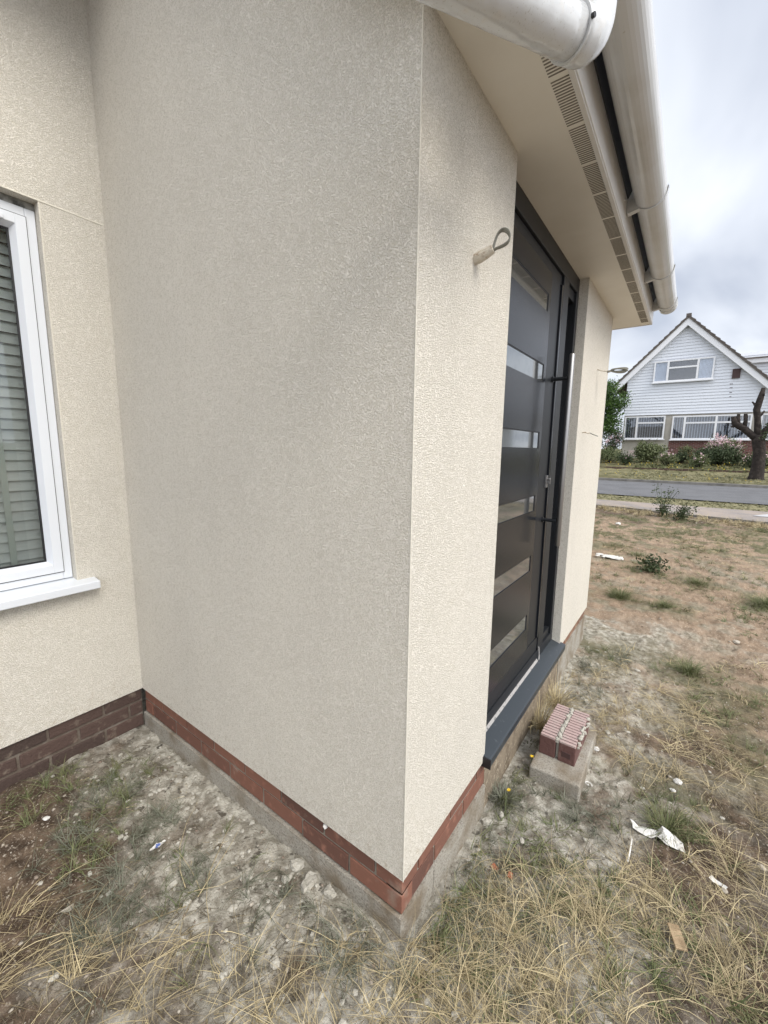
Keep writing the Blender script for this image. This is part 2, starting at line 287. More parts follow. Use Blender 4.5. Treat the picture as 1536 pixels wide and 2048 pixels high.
STRAW = [(-0.83, -0.69), (-0.66, -0.58), (-0.52, -0.35), (-0.47, -0.49), (-0.32, -0.12), (-0.15, -0.18), (-0.3, -0.29), (0.09, 0.07), (0.26, 0.13), (0.39, 0.17), (0.41, 0.4), (0.47, 0.53), (0.62, 0.35), (0.8, 0.52), (0.19, 0.32), (0.6, 0.67), (0.82, 1.02), (0.5, 1.87), (0.34, 1.63), (0.67, 2.06), (0.76, 1.74), (0.56, 1.37), (0.93, 1.39), (0.06, 2.1), (0.78, 0.65), (0.85, 0.82), (-0.05, -.3), (.2, -.15), (-0.59, 0.02), (.05, -.05), (.3, .02), (1.1, .9), (1.2, 1.3)]
GREEN = [(-1.36, -0.25), (-1.53, -0.49), (-1.13, -0.44), (-0.66, -0.3), (0.71, 2.6), (0.88, 2.16), (1.02, 2.39), (0.65, 1.05), (0.92, 1.77), (0.61, 1.15), (0.1, 2.6), (0.11, 4.05), (0.51, 4.0), (0.76, 4.98), (1.33, 4.64), (0.85, 0.52), (-0.39, 8.97), (0.83, 6.79), (1.39, 8.08), (0.15, 7.56), (-0.29, 6.27), (0.03, 0.75), (0.5, 7.85), (1.72, 8.85), (0.19, 5.29), (0.11, 0.12), (0.29, 0.5), (0.54, 0.41)]
def blobs(x, y, pts, r):
    m = np.zeros_like(np.asarray(x, float))
    for a, b in pts: m = np.maximum(m, np.exp(-((x - a) ** 2 + (y - b) ** 2) / (r * (1 + max(0, b) * .12)) ** 2))
    return m
def inhouse(x, y): return ((x < .02) & (y > -.02) & (y < 2.74)) | (x < -1.64)

# ------------------------------------------------------------------ ground sheet
def axis(segs):
    o = []
    for a, b, n in segs: o += list(np.linspace(a, b, n, endpoint=False))
    return np.array(o + [segs[-1][1]])
gx = axis([(-400, -60, 8), (-60, -8, 14), (-8, -1.7, 30), (-1.7, 1.6, 330), (1.6, 3.5, 80), (3.5, 12, 60), (12, 60, 16), (60, 400, 8)])
gy = axis([(-60, -6, 10), (-6, -1.2, 16), (-1.2, 2.2, 340), (2.2, 5, 130), (5, 10.6, 130), (10.6, 18.25, 24), (18.25, 18.35, 2), (18.35, 23, 50), (23, 32, 30), (32, 80, 12), (80, 400, 8)])
X, Y = np.meshgrid(gx, gy); Z = ground(X, Y); nx, ny = len(gx), len(gy)
ii = np.arange(nx * ny).reshape(ny, nx); F = np.stack([ii[:-1, :-1], ii[:-1, 1:], ii[1:, 1:], ii[1:, :-1]], -1).reshape(-1, 4)
V = np.stack([X, Y, Z], -1).reshape(-1, 3)
gm = bpy.data.materials.new('dusty_soil'); gm.use_nodes = True; n = gm.node_tree.nodes; l = gm.node_tree.links; b = n['Principled BSDF']; b.inputs['Roughness'].default_value = .95; b.inputs['Specular IOR Level'].default_value = .15
t = n.new('ShaderNodeTexCoord')
def gn(s, d=5, r=.6):
    q = n.new('ShaderNodeTexNoise'); q.inputs['Scale'].default_value = s; q.inputs['Detail'].default_value = d; q.inputs['Roughness'].default_value = r; l.new(t.outputs['Object'], q.inputs[0]); return q.outputs[0]
def gr(src, a, c, lo=0., hi=1.):
    q = n.new('ShaderNodeMapRange'); q.inputs[1].default_value = a; q.inputs[2].default_value = c; q.inputs[3].default_value = lo; q.inputs[4].default_value = hi; l.new(src, q.inputs[0]); return q.outputs[0]
def gmix(f, a, c):
    q = n.new('ShaderNodeMixRGB'); l.new(f, q.inputs[0])
    for i, v in ((1, a), (2, c)):
        if isinstance(v, tuple): q.inputs[i].default_value = (*v, 1)
        else: l.new(v, q.inputs[i])
    return q.outputs[0]
def at(nm):
    q = n.new('ShaderNodeAttribute'); q.attribute_name = nm; return q.outputs['Fac']
soil = gmix(gr(gn(14), .4, .62), (0.070, 0.050, 0.036), (0.165, 0.12, 0.085))
soil = gmix(gr(gn(95, 3), .56, .7), soil, (0.36, 0.31, 0.25))
sandy = gmix(gr(gn(8), .4, .65), (0.335, 0.25, 0.178), (0.215, 0.158, 0.11)); sandy = gmix(gr(gn(80, 4), .57, .68), sandy, (0.5, 0.42, 0.33))
dust = gmix(gr(gn(26), .36, .60), (0.57, 0.545, 0.475), (0.27, 0.25, 0.205)); dust = gmix(gr(gn(120, 4), .60, .70), dust, (0.11, 0.10, 0.082)); dust = gmix(gr(gn(22, 5), .60, .66), dust, (0.13, 0.12, 0.10))
green = gmix(gr(gn(5), .4, .65), (0.085, 0.088, 0.042), (0.18, 0.155, 0.085))
c = gmix(at('sand'), soil, sandy); c = gmix(at('dust'), c, dust); c = gmix(at('turf'), c, green)
verge = gmix(gr(gn(12), .4, .6), (0.30, 0.27, 0.16), (0.15, 0.145, 0.08)); c = gmix(at('verge'), c, verge)
l.new(c, b.inputs['Base Color'])
bn = n.new('ShaderNodeBump'); bn.inputs['Strength'].default_value = 1; bn.inputs['Distance'].default_value = .012; l.new(gn(75, 6, .7), bn.inputs['Height']); l.new(bn.outputs[0], b.inputs['Normal'])
g = arr_mesh('ground', V, F, gm, smooth=True); tag(g, 'dusty building plot soil with rubble, turning to garden and verge further off', 'ground', kind='structure')
fx, fy = V[:, 0], V[:, 1]
def setattr_(name, val):
    a = g.data.attributes.new(name, 'FLOAT', 'POINT'); a.data.foreach_set('value', np.clip(val, 0, 1).astype(np.float32))
ns = fbm(fx, fy, 2.2, 4, 31); nf = fbm(fx, fy, 7, 4, 41)
sandm = np.clip((fy - 1.0 + (ns - .5) * 2.4) / 1.2, 0, 1) * np.clip((9.4 - fy + (ns - .5) * 3) / 1.2, 0, 1)
dw = np.where((fy < 0) & (fx < 0), -fy, np.hypot(np.clip(fx, 0, 9), 0 * fy))
dustm = np.clip(1.25 - dw / .62 + (nf - .5) * 3.2, 0, 1) * (fy < 2.8 + ns)
dustm = np.maximum(dustm, np.clip(blobs(fx, fy, [(.1, .1), (.3, .45), (.2, .75), (-.05, -.25), (-.75, -.3), (-.5, -.3), (-.9, -.22), (-1.2, -.2), (-.35, -.32), (-.12, -.32), (.45, .3), (.4, .7)], .22) * 1.15 + (nf - .5) * 2.6, 0, 1))
dustm = np.maximum(dustm, .75 * np.clip((fx - 0) * 3, 0, 1) * np.clip(1 - np.abs(fy - 2.6) / .9 + (ns - .5) * 2, 0, 1) * np.clip(1.1 - fx, 0, 1))
turf = np.clip(blobs(fx, fy, GREEN, .25) * .7 + (nf - .6) * 1.4, 0, .7) * (fy > 1.2)
turf = np.maximum(turf, np.clip((fy - 5.2) / 2, 0, 1) * np.clip((nf - .47) * 6, 0, .9) * (fy < 9.3))
turf = np.maximum(turf, np.clip((fy - 18.4) * 5, 0, 1)); 
brn = np.clip(blobs(fx, fy, [(-1.35, -.62), (-1.2, -.75), (-1.0, -.7), (-1.5, -.55), (-1.05, -.55)], .17) * 1.6 + (nf - .5), 0, 1); dustm = dustm * (1 - brn)
setattr_('sand', sandm); setattr_('dust', dustm); setattr_('turf', turf)
setattr_('verge', ((fy > 11.72) & (fy < 13.2)) * 1.0 + np.clip((fy - 18.4) * 5, 0, 1) * np.clip((ns - .42) * 4, 0, .7) * (fy < 22.6))

# road, path, kerbs as sheets / steps
def sheet(name, ya, yb, dz, m, label, cat, x0=-80, x1=80, ny=8, left=None):
    ys = np.linspace(0, 1, ny); xs = np.linspace(x0, x1, 161); Vv = []; 
    for k in ys:
        for x in xs:
            a = left(x) if left else ya; y = a + (yb - a) * k; Vv.append((x, y, float(prof(y)) + dz))
    q = np.arange(ny * 161).reshape(ny, 161); Ff = np.stack([q[:-1, :-1], q[:-1, 1:], q[1:, 1:], q[1:, :-1]], -1).reshape(-1, 4)
    return tag(arr_mesh(name, Vv, Ff, m), label, cat, kind='structure')
sheet('road', 13.1, 18.3, .03, M['asphalt'], 'grey asphalt road across the view', 'road')
sheet('path', 10, 11.7, .028, M['path'], 'worn brownish footpath beyond the plot', 'path', x0=-20, x1=20, left=lambda x: float(edge_y(x)))
pl = MB(); pl.prism([(1.75, 10.55), (2.6, 10.45), (3.2, 11.3), (2.3, 11.5)], 2, -.03, -.018); tag(pl.build('path_slab', M['paleslab']), 'paler concrete patch set in the footpath', 'path', kind='structure')
kb = MB(); kb.box((-80, 18.3, 0), (80, 18.43, .175)); tag(kb.build('kerb', M['kerb'], bevel=.012), 'grey kerb on the far side of the road', 'kerb', kind='structure')
kb = MB()
for i in range(-14, 16):
    a = i * .92; kb.prism([(a, float(edge_y(a)) - .05), (a + .912, float(edge_y(a + .912)) - .05), (a + .912, float(edge_y(a + .912))), (a, float(edge_y(a)))], 2, -.2, -.018 + random.uniform(-.006, .006))
tag(kb.build('path_edging', M['kerb']), 'low concrete edging boards along the footpath', 'edging', kind='structure')

# ------------------------------------------------------------------ the rendered house
H = 2.25; XL = -1.66; W = 2.735; Y1, Y2 = .608, 1.84; SL = .93
house = tag(empty('rendered_house', (0, 0, -.25)), 'cream textured render house with projecting porch, dark front door and white guttering', 'house')
house.location = (0, 0, 0)
b_ = MB()
TOPX = -6.0
b_.prism([(XL, 0), (0, 0), (0, H), (XL, H + SL * 1.66)], 1, 0, .13)                    # porch side wall
b_.box((-.30, .13, 0), (0, Y1, H)); b_.box((-.30, Y2, 0), (0, W, H))     # piers beside the door
b_.prism([(XL, 0), (-.3, 0), (-.3, H + .2), (XL, H + SL * 1.66)], 1, W - .13, W)       # far porch side
# window wall (faces +x) : pieces round the window
WY1, WY0, WZ0, WZ1 = -.238, -1.45, .645, 2.24
XB = XL - .28
b_.box((XB, WY1, 0), (XL, 0, WZ1)); b_.box((XB, -6, 0), (XL, WY0, WZ1)); b_.box((XB, WY0, 0), (XL, WY1, WZ0 - .002)); b_.box((XB, -6, WZ1), (XL, 0, 3.85))
b_.box((XB, W, 0), (XL, 7, 3.85)); b_.box((-7, -6, -.3), (XB, -5.8, 3.85)); b_.box((-7, 6.8, -.3), (XB, 7, 3.85))
wall = b_.build('wall', M['render'], house)
for a_, c_ in (((-.001, -.0014, 0), (.0012, .001, H)), ((XL, -.2375, WZ1 + .001), (XL + .0022, -.004, WZ1 + .006)), ((XL, WY1 + .002, WZ0), (XL + .0015, WY1 + .005, WZ1)), ((XL, -.024, 0), (XL + .0008, -.022, 1.9)), ((XL, WY0, WZ1 + .001), (XL + .003, -.2385, WZ1 + .005))):
    nbox('render_bead', a_, c_, M['bead'], house)
# plinth
def brick_run(mb, ax, a, b, z0, z1, face, inward, offs, q):
    L0, J = .215, .010; t = a - offs
    while t < b:
        s0, s1 = max(a, t), min(b, t + L0)
        if s1 - s0 > .02:
            mb.tone = q.random() ** 2; j = q.uniform(-.0015, .0015)
            if ax == 0: mb.box((s0, min(face, face + inward) + (j if inward < 0 else j), z0), (s1, max(face, face + inward) + j, z1))
            else: mb.box((min(face, face + inward) + j, s0, z0), (max(face, face + inward) + j, s1, z1))
        t += L0 + J
q = random.Random(3); pb = MB()
for k, (z1, z0) in enumerate([(-.001, -.057), (-.067, -.130)]):
    brick_run(pb, 0, XL + .01, -.0072, z0, z1, .008, .06, .11 * (k % 2) + .03, q)
    brick_run(pb, 1, .0098, Y1 + .03, z0, z1, -.008, -.06, .11 * ((k + 1) % 2) + .02, q)
pb.build('red_brick_course', M['brick'], house, bevel=.002)
pb = MB(); brick_run(pb, 1, Y2 + .02, W - .01, -.06, -.001, -.010, -.05, .05, q); brick_run(pb, 1, Y1 + .04, Y2 + .01, -.05, -.001, -.012, -.05, .1, q)
pb.build('stained_brick_course', M['brick_brown'], house, bevel=.002)
pb = MB()
for k in range(4):
    brick_run(pb, 1, -4, -.002, -.075 * (k + 1) + .011, -.075 * k - .001, XL - .012, -.06, .11 * (k % 2), q)
pb.build('old_brick_plinth', M['brick_dark'], house, bevel=.005)
mo = MB(); mo.box((XL + .0, .0125, -.135), (-.0125, .07, -.0005)); mo.box((-.07, .0125, -.135), (-.0125, Y1 + .03, -.0006)); mo.box((-.075, Y1 + .03, -.07), (-.016, W - .012, -.0006)); mo.build('mortar_joint', M['mortar'], house)
mo = MB(); mo.box((XL - .08, -4, -.4), (XL - .018, 0, -.0007)); mo.build('old_mortar_joint', M['mortar_dark'], house)
bl = MB(); bl.box((XL, -.002, -.6), (-.004, .2, -.137)); bl.box((-.2, .2, -.6), (-.002, Y1 + .03, -.137)); bl.build('concrete_footing', M['block'], house); nbox('concrete_footing', (-.2, Y2 + .03, -.6), (-.004, W - .01, -.071), M['block'], house)
bl = MB(); bl.box((-.2, Y1 + .031, -.6), (-.008, Y2 + .029, -.071)); bl.build('stained_footing', M['block_tan'], house)
wp = MB(); wp.rock((-.325, .007, -.014), .011, 5, .7); wp.build('mortar_splash', M['white_lump'], house)

# window
win = empty('window', (0, 0, 0)); win.parent = house
fx0, fx1 = -1.76, -1.70
def frame_rect(mb, x0, x1, ya, yb, za, zb, wd):
    mb.box((x0, ya, za), (x1, ya + wd, zb)); mb.box((x0, yb - wd, za), (x1, yb, zb)); mb.box((x0, ya + wd, za), (x1, yb - wd, za + wd)); mb.box((x0, ya + wd, zb - wd), (x1, yb - wd, zb))
f = MB(); frame_rect(f, fx0, fx1, WY0 + .002, WY1 - .002, .664, 2.212, .034); f.build('frame', M['upvc'], win, bevel=.003)
s_ = MB()
for (ya, yb) in ((-1.42, -.852), (-.846, -.2735)):
    frame_rect(s_, fx0 + .012, fx1 + .007, ya, yb, .700, 2.176, .036)
    # inner sloped bead
    w0 = .036; w1 = .052
    for prof_ in ((ya + w0, ya + w1), (yb - w0, yb - w1)):
        s_.prism([(fx1 + .0068, prof_[0]), (fx1 - .022, prof_[1]), (fx1 - .03, prof_[1]), (fx1 - .03, prof_[0])], 2, .700 + w0, 2.176 - w0)
    for z0, z1 in ((.736, .752), (2.14, 2.124)):
        s_.prism([(fx1 + .0066, z0), (fx1 - .022, z1), (fx1 - .03, z1), (fx1 - .03, z0)], 1, ya + w0, yb - w0)
s_.build('sash', M['upvc'], win, bevel=.0015)
g_ = MB()
frame_rect(g_, fx1 - .02, fx1 + .0015, -1.424, -.2705, .6965, 2.1795, .004); g_.box((fx1 - .01, -.851, .70), (fx1 + .002, -.847, 2.176))
for (ya, yb) in ((-1.42, -.852), (-.846, -.2735)): frame_rect(g_, fx1 - .0285, fx1 - .0215, ya + .052, yb - .052, .752, 2.124, .007)
g_.build('gasket', M['gasket'], win)
p_ = MB()
for (ya, yb) in ((-1.42, -.852), (-.846, -.2735)): p_.box((fx1 - .029, ya + .04, .74), (fx1 - .026, yb - .04, 2.136))
p_.build('pane', M['glass'], win)
f = MB(); f.box((fx0, WY0, 2.2125), (fx1 - .004, WY1, 2.2395)); f.build('filler_strip', M['filler'], win)
f = MB(); f.prism([(fx1 - .03, .6445), (XL + .047, .6445), (XL + .047, .612), (XL + .062, .612), (XL + .062, .648), (fx1 - .03, .663)], 1, -1.52, -.166); f.build('window_sill', M['upvc'], house, bevel=.004)
v_ = MB(); v_.box((fx1 - .012, -.80, 2.137), (fx1 + .022, -.345, 2.157)); v_.build('trickle_vent', M['upvc'], win, bevel=.004)
rm = MB(); rm.box((-3.2, -1.9, .3), (-1.93, -.0, .31)); rm.box((-3.2, -1.9, .3), (-3.19, 0, 2.6)); rm.box((-3.2, -1.9, 2.5), (-1.93, 0, 2.51)); rm.box((-3.2, -1.91, .3), (-1.93, -1.9, 2.6)); rm.box((-3.2, .0, .3), (-1.93, .01, 2.6))
rm.build('room_lining', M['room'], house)
# blind
bli = tag(empty('venetian_blind', (-1.82, -.85, 2.2)), 'pale grey-green venetian blind hanging closed behind the white window', 'blind')
sl = MB(); z = 2.16
while z > .60:
    a = R(62); hw = .026
    dxx, dz = math.cos(a) * hw, math.sin(a) * hw; yy0, yy1 = -.58, .58
    z_ = z - 2.2; n5 = 4; prev = None; pts = []
    for k in range(n5 + 1):
        u = -1 + 2 * k / n5; cx = u * dxx; cz = -u * dz * 1.0; bow = .004 * (1 - u * u); pts.append((cx + bow * math.sin(a), z_ + cz + bow * math.cos(a)))
    vs_ = [(px, yy0, pz) for px, pz in pts] + [(px, yy1, pz) for px, pz in pts]; sl.add(vs_, [(k, k + 1, n5 + 2 + k, n5 + 1 + k) for k in range(n5)])
    z -= .0445
sl.build('slat', M['blind'], bli, smooth=False, fix=False)
for yy in (.43, .0, -.43):
    nbox('ladder_tape', (.024, yy - .011, -1.6), (.026, yy + .011, .0), M['tape'], bli)
nbox('head_rail', (-.03, -.58, -.02), (.03, .58, .03), M['blind'], bli, .003)

# soffit, vents, fascia
SX = .225; SE = 3.06; SN = -.10
s_ = MB(); s_.prism([(.0002, SN), (SX - .012, SN), (SX - .012, SE), (-.30, SE), (-.30, W + .0002), (.0002, W + .0002), (.0002, Y2 - .001), (-.0545, Y2 - .001), (-.0545, Y1 + .001), (.0002, Y1 + .001)], 2, H, H + .009); s_.box((-.3, .131, H + .0095), (.0, W, H + .012))
s_.prism([(0, H), (.0, H + .012), (-1.66, H + .012 + SL * 1.66), (-1.66, H + SL * 1.66)], 1, SN, -.0005)     # verge soffit up the slope
s_.build('soffit', M['soffit'], house)
s_ = MB(); s_.box((SX - .018, SN, H - .006), (SX - .003, SE, H - .001)); s_.build('soffit_trim', M['fascia'], house, bevel=.001)
vt = MB(); y0 = .184 - .2067 * 1
while y0 < 2.9:
    for k in range(18):
        yy = y0 + .006 + k * .0108
        if SN < yy < 2.98: vt.box((.159, yy, H - .0012), (.206, yy + .0036, H + .002))
    y0 += .2067
vt.build('soffit_vent', M['slot'], house)
s_ = MB(); s_.box((SX - .012, SN, H), (SX + .001, SE, H + .185)); s_.box((-.30, SE - .002, H - .004), (SX + .0005, SE + .010, H + .17))
s_.prism([(SX, H - .002), (SX, H + .17), (-1.66, H + .19 + SL * (1.66 + SX)), (-1.66, H - .002 + SL * (1.66))], 1, SN - .012, SN)
s_.build('fascia', M['fascia'], house, bevel=.0015)
# porch roof and main roof
rf = MB(); zr = H + .165
rf.prism([(SX + .10, zr + .015), (SX + .10, zr + .045), (-4.5, zr + .06 + SL * (4.5 + SX)), (-4.5, zr + SL * (4.5 + SX)), (SX - .02, zr + .015)], 1, SN - .05, SE + .05)
rf.build('porch_roof', M['tile'], house)
rf = MB(); rf.prism([(XL + .50, 3.465), (XL + .50, 3.505), (-5.2, 6.9), (-5.2, 6.86)], 1, -6.3, 7.3); rf.prism([(-5.2, 6.9), (-5.2, 6.86), (-9, 3.54), (-9, 3.58)], 1, -6.3, 7.3)
rf.box((XL + .01, -6.3, 3.24), (XL + .46, SN - .02, 3.262)); rf.box((XL + .44, -6.3, 3.262), (XL + .46, SN - .02, 3.46)); rf.build('main_roof', M['tile'], house)
# gutter with brackets
gut = empty('gutter', (0, 0, 0)); gut.parent = house
GX, GZ, GR = .313, 2.372, .060
def halfround(mb, y0, y1, r, th, cx=GX, cz=GZ, a0=180, a1=360, seg=18):
    outer = [(cx + r * math.cos(R(a0 + (a1 - a0) * k / seg)), cz + r * math.sin(R(a0 + (a1 - a0) * k / seg))) for k in range(seg + 1)]
    inner = [(cx + (r - th) * math.cos(R(a0 + (a1 - a0) * k / seg)), cz + (r - th) * math.sin(R(a0 + (a1 - a0) * k / seg))) for k in range(seg + 1)][::-1]
    lipo = [(cx + r, cz + .008)]; lipi = [(cx + r - th, cz + .008)]
    mb.prism(outer + lipo + lipi + inner, 1, y0, y1)
t_ = MB(); halfround(t_, -.9, 3.05, GR, .0025); t_.build('trough', M['gutter'], gut, smooth=False)
ft = MB(); ft.prism([(SX + .0015, 2.372), (SX + .0015, 2.44), (.318, 2.425), (.318, 2.386), (.30, 2.384), (SX + .02, 2.405), (SX + .006, 2.372)], 1, SN - .02, 3.0); ft.build('eaves_gap_shade', M['gasket'], house)  # black strip standing in for the shadow between fascia and gutter
e_ = MB(); halfround(e_, 3.02, 3.075, GR + .0035, .0035); e_.prism([(GX + (GR + .003) * math.cos(R(180 + 10 * k)), GZ + (GR + .003) * math.sin(R(180 + 10 * k))) for k in range(19)], 1, 3.068, 3.074); e_.build('stop_end', M['gutter'], gut)
for yb in (-.5, 1.36, 2.28, 2.93):
    k_ = MB(); halfround(k_, yb, yb + .024, GR + .0045, .004, a0=178, a1=372)
    k_.prism([(SX + .0015, GZ + .03), (SX + .0015, GZ - .055), (SX + .008, GZ - .062), (GX - .035, GZ - .052), (GX - .055, GZ - .02), (GX - .061, GZ + .03)], 1, yb - .002, yb + .026)
    k_.build('gutter_bracket', M['gutter'], gut)
for yb in (1.30, 1.42, 2.24, 2.34, 2.9): sc_ = MB(); sc_.rock((SX + .003, yb, GZ - .03), .006, 1, .6); sc_.build('bracket_screw', M['upvc'], gut)
# swan-neck pipe from the gutter outlet
pp = empty('downpipe', (0, 0, 0)); pp.parent = house
E0 = Vector((.294, .092, 2.084)); D0 = Vector((-.325, -.919, -.222)).normalized()
PR = .0415
q_ = MB(); n_ = 14; q_.tube([E0 + D0 * (.01 + .75 * k / n_) for k in range(n_ + 1)], [PR * (1 + .012 * math.sin(k * 2.1)) for k in range(n_ + 1)], 40); q_.build('pipe', M['pipe'], pp, smooth=True)
q_ = MB(); c0 = E0 + D0 * .012; bend = [c0 + D0 * .004, c0 - D0 * .014]
p0 = E0 - D0 * .012; p2 = Vector((E0.x + .016, E0.y + .062, E0.z + .085)); p1 = Vector((E0.x + .016, E0.y + .062, E0.z + .022))
for k in range(9): u = k / 8; bend.append(p0 * (1 - u) ** 2 + p1 * 2 * u * (1 - u) + p2 * u * u)
bend.append(Vector((p2.x, p2.y, 2.33)))
q_.tube(bend, PR + .003, 40); q_.build('elbow', M['pipe'], pp, smooth=True)
q_ = MB(); q_.tube([c0 + D0 * .006, c0 + D0 * .001], PR + .0045, 40); q_.tube([p2 + Vector((0, 0, -.004)), p2 + Vector((0, 0, .002))], PR + .005, 40); q_.build('pipe_collar', M['gutter'], pp, smooth=False)
q_ = MB(); sdv = D0.cross(Vector((0, 0, 1))).normalized(); sdir2 = (-sdv * .9 + D0.cross(sdv) * .1).normalized()
q_.tube([c0 + D0*.004 + sdir2 * (PR + .004), c0 + D0*.004 + sdir2 * (PR + .010)], .0045, 8); q_.build('pipe_screw', M['gasket'], pp)

# ------------------------------------------------------------------ front door
door = empty('front_door', (0, 0, 0)); door.parent = house
FX = -.05
f = MB()
f.box((-.13, Y1 + .001, .05), (FX, .675, H - .001)); f.box((-.13, 1.79, .05), (FX, Y2 - .001, H - .001))       # jambs
f.box((-.13, .675, 2.165), (FX, 1.79, H - .0015)); f.box((-.13, .675, .05), (FX, 1.79, .105)); f.box((-.13, .675, .107), (FX - .006, 1.50, .19))
f.box((-.13, 1.506, .105), (FX - .001, 1.613, 2.165)); f.box((-.13, .675, 2.11), (FX - .012, 1.50, 2.163)); f.box((-.13, 1.613, .105), (FX - .012, 1.64, 2.165)); f.box((-.13, 1.64, .105), (FX - .012, 1.789, .15)); f.box((-.13, 1.64, 2.11), (FX - .012, 1.789, 2.165))
f.build('door_frame', M['anth_matte'], door, bevel=.002)
lf = MB(); SLZ = [(.329 + .318 * k + (.012 if k == 0 else 0) * 0, .409 + .3185 * k) for k in range(6)]
SLZ = [(.327, .411), (.650, .735), (.968, 1.049), (1.283, 1.363), (1.600, 1.685), (1.925, 2.003)]
ya, yb, ye = .681, 1.252, 1.291
lf.box((-.10, yb, .198), (FX - .002, ye, 2.103)); lf.box((-.10, ya, .198), (FX - .002, .715, 2.103))
zz = .198
for a, c_ in SLZ + [(2.103, 2.103)]:
    lf.box((-.10, .715, zz), (FX - .002, yb, a)); zz = c_
lf.build('door_panel', M['anth'], door)
for a, c_ in SLZ: nbox('glass_slit', (-.09, .718, a + .002), (FX - .0055, yb - .003, c_ - .002), M['glassdark'], door)
gk = MB()
for a, c_ in SLZ: gk.box((-.09, .7155, c_ - .0045), (FX - .0035, yb - .0005, c_ - .0005)); gk.box((-.09, yb - .005, a + .0005), (FX - .0035, yb - .0005, c_ - .0005)); gk.box((-.09, .7155, a + .0005), (FX - .0045, yb - .0055, a + .002))
gk.build('slit_gasket', M['gasket'], door)
st = MB(); st.box((-.10, ye + .001, .198), (FX - .006, 1.46, 2.103)); st.build('door_stile', M['anth_matte'], door, bevel=.002)
st = MB(); st.box((-.10, 1.464, .198), (FX + .003, 1.488, 2.11)); st.build('door_edge', M['anth'], door, bevel=.002)
nbox('sidelight_glass', (-.095, 1.638, .148), (-.088, 1.792, 2.112), M['sideglass'], door)
hd = empty('pull_handle', (0, 0, 0)); hd.parent = door
q_ = MB(); q_.tube([(.033, 1.425, .765), (.033, 1.425, .77), (.033, 1.425, 1.752), (.033, 1.425, 1.757)], [.0105, .0128, .0128, .0105], 28); q_.build('handle_bar', M['steel'], hd, smooth=True)
for zz in (.90, 1.638): q_ = MB(); q_.tube([(-.056, 1.425, zz), (.02, 1.425, zz)], .0095, 16); q_.tube([(-.0555, 1.425, zz), (-.048, 1.425, zz)], .015, 20); q_.build('standoff', M['anth_matte'], hd, smooth=False)
q_ = MB(); q_.box((-.056, 1.42, 1.075), (-.046, 1.452, 1.14)); q_.tube([(-.046, 1.436, 1.12), (-.030, 1.436, 1.12)], .009, 16); q_.box((-.046, 1.430, 1.095), (-.030, 1.442, 1.115)); q_.build('lock_cylinder', M['steel'], door, bevel=.0015)
q_ = MB(); q_.prism([(-.13, .0495), (-.13, .03), (-.06, .025), (.024, .005), (.024, -.012), (.030, -.012), (.030, .020), (.024, .024), (-.05, .047)], 1, Y1 - .012, Y2 + .03); q_.build('door_cill', M['cill'], door)
q_ = MB(); q_.box((-.045, Y1 - .019, -.016), (.034, Y1 - .0125, .028)); q_.build('cill_end_cap', M['gasket'], door, bevel=.0015)
q_ = MB(); q_.prism([(-.0495, .0474), (-.0495, .056), (-.040, .0450)], 1, Y1 + .012, 1.50); q_.build('sealant_strip', M['sealant'], door)
q_ = MB(); q_.tube([(-.043, 1.50, .13), (-.04, 1.51, .075), (-.038, 1.50, .052)], .004, 8); q_.build('sealant_blob', M['sealant'], door)

# ------------------------------------------------------------------ cables hanging out of the wall
def cable_thing(label, y, z, stub, loops, rad, tip):
    t = tag(empty('cable_tail', (0, y, z)), label, 'cable', 'cable tails left at the door')
    if stub:
        q = MB(); q.tube([(-.004, 0, 0), (.015, 0, .004), (.035, .001, .010), (.054, .001, .017)], [.0145, .016, .0145, .012], 12); q.build('tape_wrap', M['cable_tape'], t)
    for k, pts in enumerate(loops):
        q = MB(); q.tube(pts, rad, 8); q.build('cable', M['cable'], t, smooth=True)
    if tip: q = MB(); q.tube(tip, .0035, 8); q.build('cable_sheath', M['cable_tape'], t, smooth=True)
    return t
def loop(cx, cz, a, b_, tilt, dy=0, n=22, st=200, sweep=345, w=.004):
    o = []
    for k in range(n + 1):
        th = R(st + sweep * k / n); u, v = a * math.cos(th), b_ * math.sin(th); o.append((cx + u * math.cos(tilt) - v * math.sin(tilt), dy + w * math.sin(th * .5), cz + u * math.sin(tilt) + v * math.cos(tilt)))
    return o
cable_thing('grey cable bound in dirty white tape, bent into a teardrop loop on the nearer pier', .313, 1.819, True,
            [[(.040, .002 * k, .014)] + [(.052, .003 * k, .016)] + [(.052 + .058 * math.sin(math.pi * u) ** 1.0 * math.cos(R(40)) * (1 - .06 * k) - .021 * math.sin(2 * math.pi * u) * math.sin(R(40)), .004 * k, .016 + .058 * math.sin(math.pi * u) * math.sin(R(40)) * (1 - .06 * k) + .021 * math.sin(2 * math.pi * u) * math.cos(R(40))) for u in [t_ / 20 for t_ in range(1, 20)]] + [(.050, .003 * k, .012)] for k in range(3)], .0021, None)
cable_thing('coiled dark grey cable with two loops sticking out of the far pier beside the sky', 2.306, 1.82, False,
            [[(.06, 0, -.022)] + loop(.130, -.020, .048, .011, R(-4), n=24, st=180, sweep=350), [(.06, .004, -.026)] + loop(.134, -.014, .044, .009, R(2), dy=.012, n=24, st=180, sweep=340), [(.06,.002,-.02)] + loop(.128, -.019, .040, .012, R(-8), dy=.02, n=24, st=180, sweep=350)], .0052, [(-.003, 0, 0), (.02, 0, -.012), (.05, 0, -.018), (.085, 0, -.023)])
cable_thing('short thin straight wire drooping from the far pier beside the steel handle', 1.997, 1.388, False, [[(.04, 0, -.002), (.06, 0, -.012), (.09, 0, -.024)]], .0028, [(-.003, 0, 0), (.02, 0, .0), (.03, 0, -.006), (.043, 0, -.003)])

